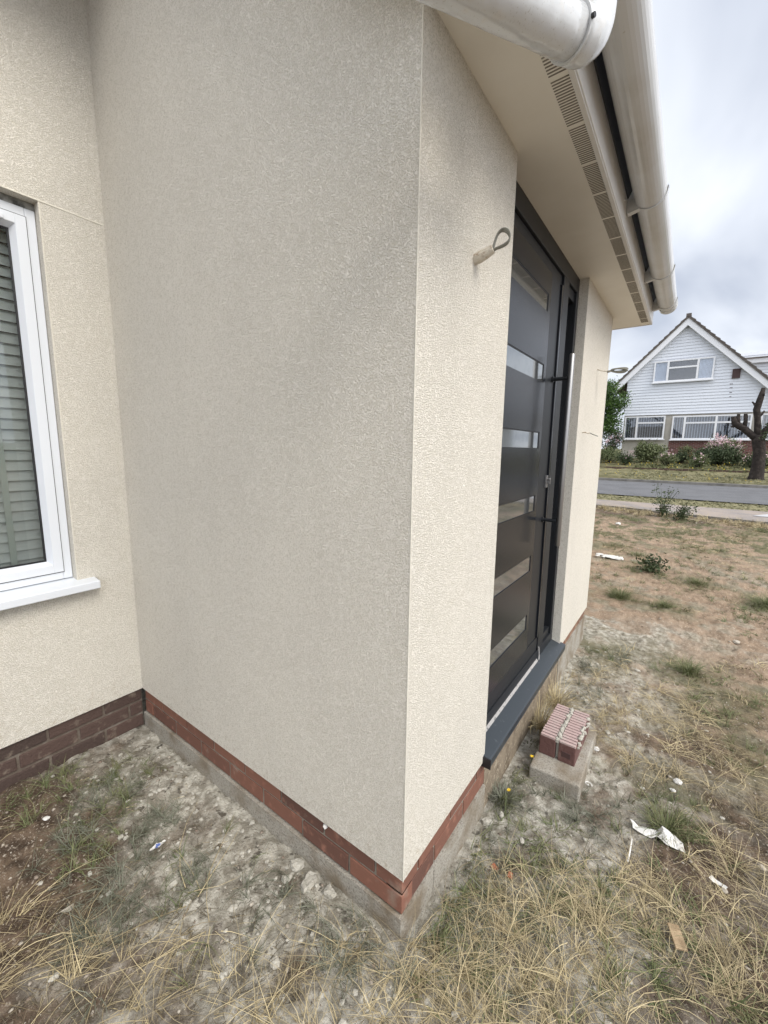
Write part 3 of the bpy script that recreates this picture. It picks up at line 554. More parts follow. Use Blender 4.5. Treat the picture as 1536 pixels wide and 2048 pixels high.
# ------------------------------------------------------------------ loose block and brick by the cill
def gz(x, y): return float(ground(np.array(x), np.array(y)))
blk = MB(); blk.box((-.11, -.222, 0), (.11, .222, .105)); bo = blk.build('concrete_block', M['block'], bevel=.007)
bo.location = (.205, 1.165, -.302); bo.rotation_euler = (R(0), R(-1), R(0.5)); tag(bo, 'pale grey concrete block lying on the soil under the ribbed brick', 'block')
br = tag(empty('ribbed_brick', (.190, 1.205, -.198), R(-1)), 'pinkish ribbed double brick with a mortar seam, standing on the grey block', 'brick')
for sx in (-1, 1):
    q_ = MB(); x0, x1 = (-.082, -.008) if sx < 0 else (.006, .082)
    q_.box((x0, -.150, .0), (x1, .160, .095)); q_.build('brick_half', M['claydark'], br, bevel=.004)
    q_ = MB(); k = 0
    while k < 14: 
        ya_ = -.149 + k * .0221; w1_, w2_ = random.uniform(0, .004), random.uniform(0, .004); q_.prism([(x0 + .001 + w1_, ya_ + random.uniform(-.001, .001)), (x1 - .001 - w2_, ya_ + random.uniform(-.001, .001)), (x1 - .001 - w2_, ya_ + .0155 + random.uniform(-.0015, .001)), (x0 + .001 + w1_, ya_ + .0155 + random.uniform(-.0015, .001))], 2, .0945, .1055 + random.uniform(-.001, .001)); k += 1
    q_.build('ribbed_face', M['claypink'], br, bevel=.0015)
q_ = MB(); q_.box((-.0085, -.149, .088), (.0065, .158, .104)); q_.box((-.0075, -.130, .0), (.0055, .158, .088))
for k in range(22): q_.rock((random.uniform(-.008, .006), -.14 + .014 * k, .107), random.uniform(.006, .011), k, .6)
for k in range(26): q_.rock((.082 + random.uniform(-.006, .008), -.12 + .0105 * k, random.uniform(.06, .108)), random.uniform(.006, .012), k + 50, .8)
q_.build('mortar_seam', M['plaster'], br)
q_ = MB(); q_.box((.022, -.1525, .03), (.062, -.1485, .058)); q_.build('brick_recess', M['brown'], br, bevel=.003)

# ------------------------------------------------------------------ house across the road
fh = tag(empty('gabled_house', (-.25, 29.1, .88)), 'steep gabled house with white weatherboarding across the road', 'house')
def FB(name, a, b, m, par=fh, bevel=0):
    o = nbox(name, a, b, m, par, bevel); return o
fh.location = (0, 0, 0)
YF = 29.1; RX, RZ = -.25, 8.66; sl_l = 1.045; sl_r = .99
xl, xr = -2.95, 5.6
# core wall : gable polygon
core = MB(); core.prism([(xl, .6), (xr, .6), (xr, RZ - .35 - sl_r * (xr - RX)), (RX, RZ - .35), (xl, RZ - .35 - sl_l * (RX - xl))], 1, YF + .05, YF + 9); core.build('wall', M['farwall'], fh)
bw = MB(); bw.box((-.52, YF - .02, .6), (xr - .01, YF + .048, 1.94)); 
bwm = bpy.data.materials.new('far_red_brickwork'); bwm.use_nodes = True; n = bwm.node_tree.nodes; l = bwm.node_tree.links; b = n['Principled BSDF']; b.inputs['Roughness'].default_value = .9
t = n.new('ShaderNodeTexCoord'); mpp = n.new('ShaderNodeMapping'); mpp.inputs['Rotation'].default_value = (R(90), 0, 0); l.new(t.outputs['Object'], mpp.inputs[0]); bt = n.new('ShaderNodeTexBrick'); l.new(mpp.outputs[0], bt.inputs[0])
bt.inputs['Scale'].default_value = 1; bt.inputs['Brick Width'].default_value = .225; bt.inputs['Row Height'].default_value = .075; bt.inputs['Mortar Size'].default_value = .011
bt.inputs['Color1'].default_value = (.17, .05, .04, 1); bt.inputs['Color2'].default_value = (.11, .035, .03, 1); bt.inputs['Mortar'].default_value = (.25, .2, .18, 1); l.new(bt.outputs[0], b.inputs['Base Color'])
bw.build('brick_base', bwm, fh)
# weatherboards : overlapping tilted boards clipped to the gable
wb = MB(); z = 3.44; ex = .165
while z < RZ - .5:
    z1 = z + ex
    def lim(zz): return max(xl, RX - (RZ - .30 - zz) / sl_l), min(xr, RX + (RZ - .30 - zz) / sl_r)
    a0, b0 = lim(z); a1, b1 = lim(z1)
    if b1 - a1 > .05:
        wb.add([(a0, YF - .045, z), (b0, YF - .045, z), (b1, YF - .012, z1), (a1, YF - .012, z1), (a0, YF + .02, z), (b0, YF + .02, z), (b1, YF + .02, z1), (a1, YF + .02, z1)],
               [(0, 1, 2, 3), (0, 4, 5, 1), (0, 3, 7, 4), (1, 5, 6, 2)])
    z = z1
wb.build('weatherboarding', M['board'], fh)
# roof slabs and bargeboards
YB = YF - .38
def slope(mb, t0, t1, y0, y1, side, off):
    """strip from ridge distance off below the roof line"""
    s_ = sl_l if side < 0 else sl_r; x_end = -3.72 if side < 0 else 6.2; hx = RX; nn = math.hypot(1, s_)
    z_end = RZ - s_ * abs(x_end - RX)
    mb.prism([(hx, RZ - t0 * nn), (x_end, z_end - t0 * nn), (x_end, z_end - t1 * nn), (hx, RZ - t1 * nn)], 1, y0, y1)
rf = MB(); 
for s in (-1, 1): slope(rf, -.10, .0, YB - .06, YF + 9.2, s, 0)
k = 0
for s in (-1, 1):   # tile steps along the verge
    s_ = sl_l if s < 0 else sl_r; x = .12
    while x < (3.4 if s < 0 else 6):
        xx = RX + s * x; zz = RZ - s_ * x; rf.prism([(xx - s * .0, zz + .13), (xx + s * .23, zz - s_ * .23 + .19), (xx + s * .23, zz - s_ * .23 + .10), (xx, zz + .10)], 1, YB - .075, YF + 4); x += .235
rf.box((RX - .12, YB - .08, RZ + .06), (RX + .12, YF + 9, RZ + .21)); rf.build('roof', M['tile'], fh)
for s in (-1, 1): q_ = MB(); slope(q_, .002, .27, YB, YB + .03, s, 0); q_.build('bargeboard', M['bargeboard'], fh)
q_ = MB()
for s in (-1, 1): slope(q_, .24, .262, YB + .032, YF - .046, s, 0)
q_.build('verge_soffit', M['bargeboard'], fh)
def fwin(x0, x1, z0, z1, vbars, transoms, blind=True, tilt=False):
    w = empty('window', (0, 0, 0)); w.parent = fh; yf = YF - .19
    f = MB(); frame_rect(f, yf, yf + .07, x0, x1, z0, z1, .075)
    # frame_rect works in (x,y); rebuild in the facade plane
    f = MB(); t = .075
    f.box((x0, yf, z0), (x0 + t, yf + .07, z1)); f.box((x1 - t, yf, z0), (x1, yf + .07, z1)); f.box((x0 + t, yf, z0), (x1 - t, yf + .07, z0 + t)); f.box((x0 + t, yf, z1 - t), (x1 - t, yf + .07, z1))
    for v in vbars: f.box((v - .05, yf - .004, z0 + t), (v + .05, yf + .068, z1 - t))
    for (a, c_, zz) in transoms: f.box((a + .05, yf - .008, zz - .05), (c_ - .05, yf + .06, zz + .04))
    f.box((x0 - .06, yf - .05, z0 - .06), (x1 + .06, yf + .07, z0 - .002)); f.build('frame', M['bargeboard'], w)
    nbox('pane', (x0 + .03, yf + .045, z0 + .03), (x1 - .03, yf + .05, z1 - .03), M['farglass2'], w)
    q = MB()
    if blind:
        x = x0 + .1
        while x < x1 - .1: q.box((x, yf + .075, z0 + .05), (x + .03, yf + .08, z1 - .05)); x += .125
        q.build('vertical_blind', M['farblind'], w)
    else:
        for (a, c_) in ((x0 + .07, x0 + .62), (x1 - .66, x1 - .07)):
            x = a; q = MB()
            while x < c_: q.box((x, yf + .075 + .012 * ((int(x * 40)) % 2), z0 + .05), (x + .05, yf + .085 + .012 * ((int(x * 40)) % 2), z1 - .05)); x += .06
            q.build('curtain', M['board'], w)
    nbox('window_interior', (x0 + .02, yf + .105, z0 + .02), (x1 - .02, yf + .112, z1 - .02), M['room'], w)
gm2 = bpy.data.materials.new('far_window_glass'); gm2.use_nodes = True; n = gm2.node_tree.nodes; l = gm2.node_tree.links; n.clear()
o_ = n.new('ShaderNodeOutputMaterial'); tr = n.new('ShaderNodeBsdfTransparent'); tr.inputs[0].default_value = (.85, .88, .92, 1); gl_ = n.new('ShaderNodeBsdfGlossy'); gl_.inputs['Roughness'].default_value = .03; x_ = n.new('ShaderNodeMixShader'); x_.inputs[0].default_value = .12
l.new(tr.outputs[0], x_.inputs[1]); l.new(gl_.outputs[0], x_.inputs[2]); l.new(x_.outputs[0], o_.inputs[0]); M['farglass2'] = gm2
fwin(-1.64, 1.17, 5.29, 6.48, [-.95, .44], [(-.95, .44, 6.06)], blind=False)
fwin(-2.88, -.80, 2.02, 3.37, [-2.22], [(-2.22, -.80, 2.98)])
fwin(-.46, 3.06, 1.99, 3.33, [.14, 1.56], [(.14, 1.56, 2.93), (1.56, 3.06, 2.93)])
fwin(3.40, 4.6, 1.99, 3.33, [], [])
nbox('vent_box', (1.98, YF - .12, 5.25), (2.32, YF - .03, 5.74), M['brown'], fh)
for k, zz in enumerate((4.95, 4.75, 4.5, 4.28)): nbox('stain_mark', (1.93 + .02 * k, YF - .052, zz), (2.07, YF - .045, zz + .03), M['brown'], fh)
dm = MB(); dm.box((2.0, YF + 3, 3), (9.0, YF + 8, 6.55)); dm.build('dormer', M['farwall'], fh)
wb = MB(); z = 4.0
while z < 6.9: wb.add([(2.3, YF + 2.93, z), (9, YF + 2.93, z), (9, YF + 2.97, z + .17), (2.3, YF + 2.97, z + .17)], [(0, 1, 2, 3)]); z += .17
wb.build('dormer_boarding', M['board'], fh)
nbox('dormer_fascia', (2.15, YF + 2.7, 6.42), (9, YF + 8.1, 6.66), M['bargeboard'], fh); nbox('dormer_roof', (2.05, YF + 2.62, 6.662), (9, YF + 8.2, 6.72), M['tile'], fh)

# neighbours further along (seen reflected in the door)
for k, (hx, hy, wd, col, lab) in enumerate([(17, 29.5, 8.5, 'board', 'white boarded bungalow further right along the far side of the road'), (30, 29, 9, 'farwall', 'pale rendered bungalow at the far right end of the road')]):
    h = tag(empty('bungalow', (hx, hy, .9)), lab, 'house')
    q_ = MB(); q_.box((-wd / 2, 0, -.5), (wd / 2, 8, 2.7)); q_.prism([(-wd / 2, 2.7), (wd / 2, 2.7), (0, 6.0)], 1, .02, 7.98); q_.build('wall', M[col], h)
    q_ = MB(); q_.prism([(-wd / 2 - .4, 2.45), (0, 6.05), (wd / 2 + .4, 2.45), (wd / 2 + .4, 2.6), (0, 6.22), (-wd / 2 - .4, 2.6)], 1, -.35, 8.3); q_.build('roof', M['tile'], h)
    for wx in (-wd / 4, wd / 4):
        f = MB(); f.box((wx - 1.1, -.06, .9), (wx + 1.1, -.01, 2.1)); wo = f.build('window', M['bargeboard'], h); f = MB(); f.box((wx - 1.0, -.075, 1.0), (wx - .05, -.062, 2.0)); f.box((wx + .05, -.075, 1.0), (wx + 1.0, -.062, 2.0)); f.build('pane', M['farglass'], wo)

# ------------------------------------------------------------------ vegetation helpers
def leaves(name, centers, radii, n, size, m, parent, squash=1.0, seedv=1, thin=.55, per=28):
    """leaf quads clustered in clumps within ellipsoids"""
    r = np.random.default_rng(seedv); C = []; 
    centers = np.array(centers, float); radii = np.array(radii, float); wts = radii[:, 0] ** 2; wts /= wts.sum()
    ncl = max(6, n // per)
    which = r.choice(len(centers), ncl, p=wts); d = r.normal(size=(ncl, 3)); d /= np.linalg.norm(d, axis=1)[:, None]
    rr = r.random(ncl) ** .45; cc = centers[which] + d * rr[:, None] * radii[which]
    ci = r.integers(0, ncl, n); P = cc[ci] + r.normal(size=(n, 3)) * size * 2.6
    nrm = r.normal(size=(n, 3)); nrm /= np.linalg.norm(nrm, axis=1)[:, None]; a = np.cross(nrm, r.normal(size=(n, 3))); a /= np.linalg.norm(a, axis=1)[:, None]; b2 = np.cross(nrm, a)
    s = size * r.uniform(.6, 1.4, n)[:, None]
    V = np.stack([P - a * s, P + b2 * s * thin, P + a * s, P - b2 * s * thin], 1).reshape(-1, 3); F = np.arange(4 * n).reshape(n, 4)
    tone = np.clip(r.random(n) * .7 + (r.random(ncl)[ci]) * .5 - .1, 0, 1)
    return arr_mesh(name, V, F, m, tone, parent)
def blades(pos, length, width, lean, seg=4, seed=1, curve=.8, az=None):
    """returns V,F for curved ribbons"""
    r = np.random.default_rng(seed); n = len(pos); az = r.uniform(0, 2 * np.pi, n) if az is None else az
    cur = r.normal(0, 1.0, n) * curve; th = lean.copy(); p = pos.copy(); ds = length / seg
    side = np.stack([-np.sin(az), np.cos(az), np.zeros(n)], 1); tw = r.uniform(-.9, .9, n); side = side * np.cos(tw)[:, None] + np.array([0, 0, 1]) * np.sin(tw)[:, None]
    vs = []; a = az.copy()
    zmin = pos[:, 2] - .002
    for k in range(seg + 1):
        wv = width * (1 - .75 * k / seg)
        vs.append(np.stack([p - side * wv[:, None] * .5, p + side * wv[:, None] * .5], 1))
        d = np.stack([np.cos(a) * np.sin(th), np.sin(a) * np.sin(th), np.cos(th)], 1); p = p + d * ds[:, None]
        p[:, 2] = np.maximum(p[:, 2], zmin + .003); th = np.minimum(th + np.abs(cur) * .28 + .12, 1.66); a = a + cur * .22
    V = np.stack(vs, 1); n2 = 2 * (seg + 1); V = V.reshape(n, n2, 3)
    base = (np.arange(n) * n2)[:, None, None]; q = np.array([[2 * k, 2 * k + 1, 2 * k + 3, 2 * k + 2] for k in range(seg)])[None]
    return V.reshape(-1, 3), (base + q).reshape(-1, 4)
def field(name, pts, spread, n, L, Wd, leanr, m, label, cat, seed, tonef=None, kind='stuff', parent=None, curve=.8, clump=.35):
    r = np.random.default_rng(seed); pts = np.array(pts, float)
    nc = max(1, n // 16); wh = r.integers(0, len(pts), nc); cc = pts[wh, :2] + r.normal(size=(nc, 2)) * spread; ci = r.integers(0, nc, n)
    P = cc[ci] + r.normal(size=(n, 2)) * spread * clump * .22
    ok = ~inhouse(P[:, 0], P[:, 1]); P = P[ok]; ci = ci[ok]; n = len(P)
    z = ground(P[:, 0], P[:, 1]) - .003; pos = np.stack([P[:, 0], P[:, 1], z], 1)
    ln = r.uniform(L[0], L[1], n) * (.6 + .6 * r.random(nc)[ci]); th = r.uniform(leanr[0], leanr[1], n); az = (r.random(nc) * 6.28)[ci] + r.normal(0, 1.1, n)
    # keep blades out of the walls: turn those that would grow through
    ex = P[:, 0] + np.cos(az) * ln; ey = P[:, 1] + np.sin(az) * ln; bad = inhouse(ex, ey) | inhouse(P[:, 0] + np.cos(az) * ln * .5, P[:, 1] + np.sin(az) * ln * .5)
    az[bad] += np.pi; ex = P[:, 0] + np.cos(az) * ln; ey = P[:, 1] + np.sin(az) * ln; bad = inhouse(ex, ey); ln[bad] *= .25
    V, F = blades(pos, ln, r.uniform(Wd[0], Wd[1], n), th, seed=seed, curve=curve, az=az)
    tone = np.clip(r.random(n) * .6 + r.random(nc)[ci] * .5 - .05, 0, 1); return arr_mesh(name, V, F, m, np.repeat(tone, 4), parent) if kind is None else tag(arr_mesh(name, V, F, m, np.repeat(tone, 4), parent), label, cat, kind=kind)

SR = [p for p in STRAW if p[0] > 0]; SLF = [(-0.83, -0.72), (-0.66, -0.62), (-0.52, -0.42), (-0.47, -0.52), (-.12, -.34), (-.3, -.45), (-.95, -.8)]
field('sparse_dry_grass', SLF, .10, 1000, (.08, .24), (.0010, .0022), (1.0, 1.55), M['straw'], 'sparse dry stalks on the dusty soil at the left of the corner', 'grass', 21)
field('dry_grass', SR, .09, 7600, (.05, .21), (.0011, .0024), (.5, 1.5), M['straw'], 'long dry straw-coloured grass stalks lying over the soil near the porch', 'grass', 11)
field('flattened_straw', [(.5, .3), (.7, .6), (.3, .1), (.0, -.15), (-.3, -.3), (-.6, -.5), (.9, .9), (.5, 1.7), (.8, 1.6)], .30, 560, (.18, .45), (.0016, .0032), (1.2, 1.57), M['straw'], 'long pale straws lying flat on the bare ground', 'straw', 12, curve=1.2)
field('dusty_grass', [(-1.3, -.3), (-1.0, -.3), (-1.2, -.5), (-.7, -.25), (-.4, -.2), (-.1, -.12), (.15, .1), (.3, .3), (.1, 2.2), (.3, 2.5), (.15, 1.9), (.35, .9), (.05, .8), (.1, .45), (-.85, -.45), (-.75, -.5)], .07, 4600, (.04, .13), (.0014, .003), (.3, 1.4), M['greygrass'], 'grey dust-covered grass close to the walls', 'grass', 13)
field('short_green_grass', GREEN, .09, 7600, (.03, .11), (.0015, .0032), (.2, 1.2), M['greengrass'], 'short patches of green grass among the dry straw', 'grass', 14)
rr = np.random.default_rng(5)
far_pts = [(rr.uniform(-1.5, 4), rr.uniform(2.2, 9.6)) for _ in range(34)]
field('thin_turf', far_pts + GREEN[13:], .22, 16000, (.03, .09), (.003, .006), (.3, 1.3), M['greengrass'], 'thin broken turf over the sandy soil of the plot', 'grass', 15)
field('thin_straw', [(rr.uniform(-1.2, 3.5), rr.uniform(2.0, 9.8)) for _ in range(50)], .35, 5000, (.04, .14), (.0025, .005), (.6, 1.55), M['straw'], 'scattered dry grass over the sandy soil further off', 'grass', 16)
field('plot_edge_straw', [(x, float(edge_y(x)) - .35) for x in np.linspace(-2, 5, 26)], .2, 8000, (.05, .2), (.004, .008), (.3, 1.4), M['straw'], 'dry grass heaped along the edge of the footpath', 'grass', 19)
field('verge_grass', [(x, y) for x in np.linspace(-5, 9, 70) for y in (11.85, 12.2, 12.6, 12.95)], .12, 26000, (.03, .09), (.006, .012), (.2, 1.2), M['vergegrass'], 'yellowed grass verge between the path and the road', 'grass', 17)
field('far_verge_grass', [(x, y) for x in np.linspace(-6, 10, 60) for y in (18.7, 19.3, 19.9, 20.5, 21.1, 21.6)], .25, 30000, (.04, .10), (.010, .02), (.2, 1.2), M['vergegrass'], 'patchy green and yellow grass verge beyond the road', 'grass', 18)

chaff_pts = [(x, y) for x in np.linspace(-1.5, 1.2, 22) for y in np.linspace(-.9, 2.4, 26)]
field('straw_chaff', chaff_pts, .10, 15000, (.012, .05), (.0010, .0020), (1.35, 1.57), M['straw'], 'short broken bits of straw littering the soil all round the corner', 'straw', 23, curve=.3, clump=1.5)
field('dead_matted_grass', [(-1.3, -.3), (-.8, -.6), (-.6, -.55), (-.3, -.4), (.2, .0), (.4, .2), (.7, .5), (.9, .8), (.6, 1.5), (.8, 2.0), (-.5, -.7), (1., 1.3), (.35, .45)], .16, 9000, (.03, .11), (.0012, .0022), (1.1, 1.57), M['deadgrass'], 'dark matted dead grass between the straw stalks', 'grass', 24)
# gravel and crumbs
def gravel(n, seed):
    r = np.random.default_rng(seed); bm = bmesh.new(); bmesh.ops.create_icosphere(bm, subdivisions=1, radius=1); bv = np.array([v.co[:] for v in bm.verts]); bf = np.array([[v.index for v in f.verts] for f in bm.faces]); bm.free()
    P = np.concatenate([np.stack([r.uniform(-1.62, 1.6, n), r.uniform(-.95, 2.6, n)], 1), np.stack([r.uniform(-1.5, 3.5, n // 2), r.uniform(2.0, 9.6, n // 2)], 1)])
    P = P[~inhouse(P[:, 0], P[:, 1])]
    m = len(P); dist = np.hypot(P[:, 0] - .56, P[:, 1] + .89); s = (.0018 + .0045 * r.random(m) ** 7) * (1 + dist * .12); z = ground(P[:, 0], P[:, 1]) + s * .15
    V = bv[None] * s[:, None, None] * r.uniform(.5, 1.45, (m, 1, 3)) * r.uniform(.6, 1.3, (m, len(bv), 1)); V[:, :, 2] *= .6; V += np.stack([P[:, 0], P[:, 1], z], 1)[:, None]
    F = bf[None] + (np.arange(m) * len(bv))[:, None, None]; tag(arr_mesh('gravel', V.reshape(-1, 3), F.reshape(-1, 3), M['stone'], np.repeat(np.clip(r.random(m) * 1.3 - .1, 0, 1), len(bf))), 'scattered small stones and mortar crumbs over the plot', 'gravel', kind='stuff')
gravel(13000, 4)
def clods(n, seed):
    r = np.random.default_rng(seed); q = MB(); rr2 = random.Random(seed); k = 0
    while k < n:
        if rr2.random() < .6: x, y = rr2.uniform(-1.6, .1), -abs(rr2.gauss(0, .22)) - .02
        else: x, y = abs(rr2.gauss(0, .3)) + .03, rr2.uniform(-.3, 2.6)
        if inhouse(np.array(x), np.array(y)): continue
        s_ = rr2.uniform(.004, .011) * (1 + (rr2.random() ** 8)); q.rock((x, y, gz(x, y) + s_ * .15), s_, k, .5, 1); k += 1
    tag(q.build('mortar_crumbs', M['plaster'], fix=False), 'pale crumbs of spilt mortar strewn along the foot of the walls', 'rubble', kind='stuff')
clods(380, 8)

# ------------------------------------------------------------------ individual lumps and litter
def rockthing(name, x, y, r, m, label, cat, seed, flat=.6, group=None, sub=2, sink=.2):
    q = MB(); q.rock((0, 0, 0), r, seed, flat, sub); o = q.build(name, m, smooth=False); o.location = (x, y, gz(x, y) + r * flat * (1 - sink) * .6); return tag(o, label, cat, group)
def shard(x, y, r, m, label, cat, seed, group, th=.012):
    q = random.Random(seed); n = q.randint(6, 9); pts = [(r * q.uniform(.55, 1.25) * math.cos(6.283 * k / n + q.uniform(-.25, .25)), r * q.uniform(.45, .95) * math.sin(6.283 * k / n)) for k in range(n)]
    bm = bmesh.new(); top = [bm.verts.new((a * .86, b_ * .86, th * q.uniform(.7, 1.3))) for a, b_ in pts]; bot = [bm.verts.new((a, b_, 0)) for a, b_ in pts]; c = bm.verts.new((0, 0, th * 1.25))
    for k in range(n): bm.faces.new((bot[k], bot[(k + 1) % n], top[(k + 1) % n], top[k])); bm.faces.new((top[k], top[(k + 1) % n], c))
    bm.faces.new(bot[::-1]); bmesh.ops.subdivide_edges(bm, edges=bm.edges[:], cuts=1, use_grid_fill=True)
    for v in bm.verts: v.co += Vector((q.uniform(-1, 1), q.uniform(-1, 1), q.uniform(-1, 1))) * r * .06
    me = bpy.data.meshes.new('mortar_lump'); bm.to_mesh(me); bm.free(); me.materials.append(m); o = bpy.data.objects.new('mortar_lump', me); COL.objects.link(o)
    o.location = (x, y, gz(x, y) + .002); o.rotation_euler = (q.uniform(-.3, .3), q.uniform(-.3, .3), q.uniform(0, 6)); return tag(o, label, cat, group)
for k, (x, y, r, lab) in enumerate([(-.43, -.035, .03, 'flat grey mortar lump nearest the middle of the porch side plinth'), (-.35, -.045, .042, 'largest grey mortar lump beside the porch side plinth'), (-.27, -.035, .030, 'grey mortar lump at the foot of the porch side wall closer to the corner'), (-.42, -.09, .02, 'small grey mortar lump in the straw away from the plinth')]):
    shard(x, y, r, M['plaster'], lab, 'rubble', k + 3, 'mortar lumps along the side wall')
for k, (x, y, r, lab) in enumerate([(.03, .60, .026, 'grey mortar lump by the front plinth below the cill end'), (.07, .66, .018, 'smaller grey crumb beside the front plinth under the cill')]):
    shard(x, y, r, M['plaster'], lab, 'rubble', k + 13, 'mortar lumps by the door')
for k, (x, y, r, fl, lab) in enumerate([(.32, 1.33, .014, .6, 'small white plaster chip beside the grey block'), (.67, 1.34, .016, .6, 'white stone chip right of the grey block'), (.655, 1.27, .012, .5, 'small grey-white chip just below the white stone chip'), (-1.35, -.51, .012, .5, 'white chip by the old brick plinth'),
                                 (1.03, 3.43, .026, .5, 'pale stone on the bare sandy soil'), (.94, 1.06, .016, .5, 'pale stone at the right edge of the plot'), (.82, .88, .012, .4, 'white flake in the straw at the right'), (.60, .62, .009, .5, 'tiny white flake above the wooden chip')]):
    rockthing('stone_chip', x, y, r, M['white_lump'] if k < 4 else M['stone'], lab, 'stone', k + 23, fl)
q = MB(); q.rock((0, 0, 0), .12, 3, .12, 2)
for k in range(16): q.rock((random.uniform(-.2, .16), random.uniform(-.07, .07), 0), random.uniform(.02, .06), k, .35, 1)
o = q.build('plaster_heap', M['white_lump']); o.location = (-.18, 5.62, gz(-.18, 5.62) + .008); tag(o, 'low heap of white plaster crumbs behind the far pier', 'rubble')
rockthing('plaster_lump', -.42, 8.1, .055, M['white_lump'], 'white plaster lump in the grass near the footpath', 'rubble', 71, .8)
for k, (x, y, lab) in enumerate([(.13, .42, 'orange brick shard closer to the plinth'), (.19, .415, 'orange brick shard lying further from the plinth')]):
    q = MB(); q.prism([(-.012, -.008), (.014, -.01), (.016, .004), (-.006, .011)], 2, 0, .006); o = q.build('brick_shard', M['orange'], bevel=.001); o.location = (x, y, gz(x, y) + .005); o.rotation_euler = (.2, .1, k * 1.9); tag(o, lab, 'brick shard', 'orange brick shards')
q = MB(); q.prism([(-.017, -.032), (.015, -.036), (.019, .030), (-.012, .036)], 2, 0, .008); o = q.build('wood_chip', M['wood'], bevel=.0015); o.location = (.68, .545, gz(.68, .545) + .03); o.rotation_euler = (.1, -.12, .45); tag(o, 'flat weathered wooden chip lying in the straw', 'wood chip')
q = MB(); q.tube([(0, 0, 0), (.015, .05, .003), (.03, .11, .004)], .0032, 7); o = q.build('stick', M['paper'], smooth=True); o.location = (.525, .76, gz(.525, .76) + .012); o.rotation_euler = (0, 0, .25); tag(o, 'short pale stick lying below the crumpled paper', 'stick')
q = MB(); q.prism([(-.02, -.008), (.018, -.012), (.01, .012)], 2, 0, .004); o = q.build('stone_flake', M['stone']); o.location = (-.92, -.57, gz(-.92, -.57) + .008); o.rotation_euler = (.2, .3, 1); tag(o, 'tan triangular stone flake on the brown soil at the left', 'stone')
rockthing('mortar_flake', -.61, -.34, .018, M['plaster'], 'pale mortar flake in the straw at the lower left', 'rubble', 90, .4)
# crumpled paper
def crumple(name, x, y, w, d, hgt, seed, m, label, cat, rz=0, nx=16, ny=9, waist=None):
    r = np.random.default_rng(seed); xs = np.linspace(-.5, .5, nx); ys = np.linspace(-.5, .5, ny); Vv = []
    fd = [(r.uniform(-1, 1), r.uniform(-1, 1), r.uniform(-.4, .4), r.uniform(.5, 1)) for _ in range(5)]
    for j, b_ in enumerate(ys):
        for i, a in enumerate(xs):
            wd = 1.0 if not waist else waist(a)
            h = hgt * sum(k4 * abs(k1 * a + k2 * b_ - k3) for k1, k2, k3, k4 in fd) * .7; e1 = .02 * math.sin(b_ * 23 + seed) * w; e2 = .05 * math.sin(a * 19 + seed) * d
            Vv.append((a * w + e1, b_ * d * wd + .28 * d * math.sin(a * 5) + e2, h + .003 + r.random() * hgt * .05))
    q = np.arange(nx * ny).reshape(ny, nx); Ff = np.stack([q[:-1, :-1], q[:-1, 1:], q[1:, 1:], q[1:, :-1]], -1).reshape(-1, 4); o = arr_mesh(name, Vv, Ff, m); o.location = (x, y, gz(x, y) + .012); o.rotation_euler = (0, 0, rz); return tag(o, label, cat)
pv = [(-.092, .020, .020), (-.080, -.006, .004), (-.060, .006, .012), (-.052, -.020, .002), (-.022, .012, .016), (-.018, -.022, .003), (.006, .020, .006), (.004, -.014, .012), (.020, .030, .034), (.022, .000, .040), (.034, -.024, .004), (.052, .014, .030), (.062, -.004, .012), (.070, -.030, .003), (.086, -.006, .020), (.092, -.034, .008), (.012, .006, .002), (.046, .034, .006)]
pf = [(0, 1, 2), (2, 1, 3), (2, 3, 4), (4, 3, 5), (4, 5, 7), (4, 7, 6), (6, 7, 9), (6, 9, 8), (9, 7, 10), (9, 10, 12), (9, 12, 11), (8, 9, 11), (11, 12, 14), (12, 13, 14), (14, 13, 15), (12, 10, 13), (8, 11, 17), (16, 9, 10)]
me = bpy.data.meshes.new('crumpled_paper'); me.from_pydata(pv, [], pf); bm = bmesh.new(); bm.from_mesh(me); bmesh.ops.subdivide_edges(bm, edges=bm.edges[:], cuts=2, use_grid_fill=True)
for v_ in bm.verts: v_.co += Vector((random.uniform(-1, 1), random.uniform(-1, 1), random.uniform(-.6, 1))) * .0022
bm.to_mesh(me); bm.free(); me.materials.append(M['paper']); o = bpy.data.objects.new('crumpled_paper', me); COL.objects.link(o); o.location = (.605, .955, gz(.605, .955) + .014); o.rotation_euler = (0, 0, .12); tag(o, 'torn crumpled white paper lying on the dry grass', 'litter')
lb = crumple('torn_label', -.89, -.30, .028, .036, .012, 5, M['paper'], 'small torn white label with a blue print on the dusty soil', 'litter', .4, 8, 8)
q = MB(); q.box((-.004, -.010, .0125), (.006, .008, .0128)); q.box((-.009, -.002, .0125), (-.0045, .004, .0128)); q.build('blue_print', M['blueprint'], lb)
crumple('torn_flyer', .80, .875, .05, .014, .01, 8, M['paper'], 'thin strip of white paper caught in the straw', 'litter', -.5, 8, 4)
q = MB(); q.tube([(.014 * math.cos(k * .5), .014 * math.sin(k * .5), .001 * k) for k in range(11)], .0022, 6); o = q.build('wire_ring', M['paper'], smooth=True); o.location = (.335, 1.06, gz(.335, 1.06) + .01); tag(o, 'small pale open ring beside the concrete block', 'litter')

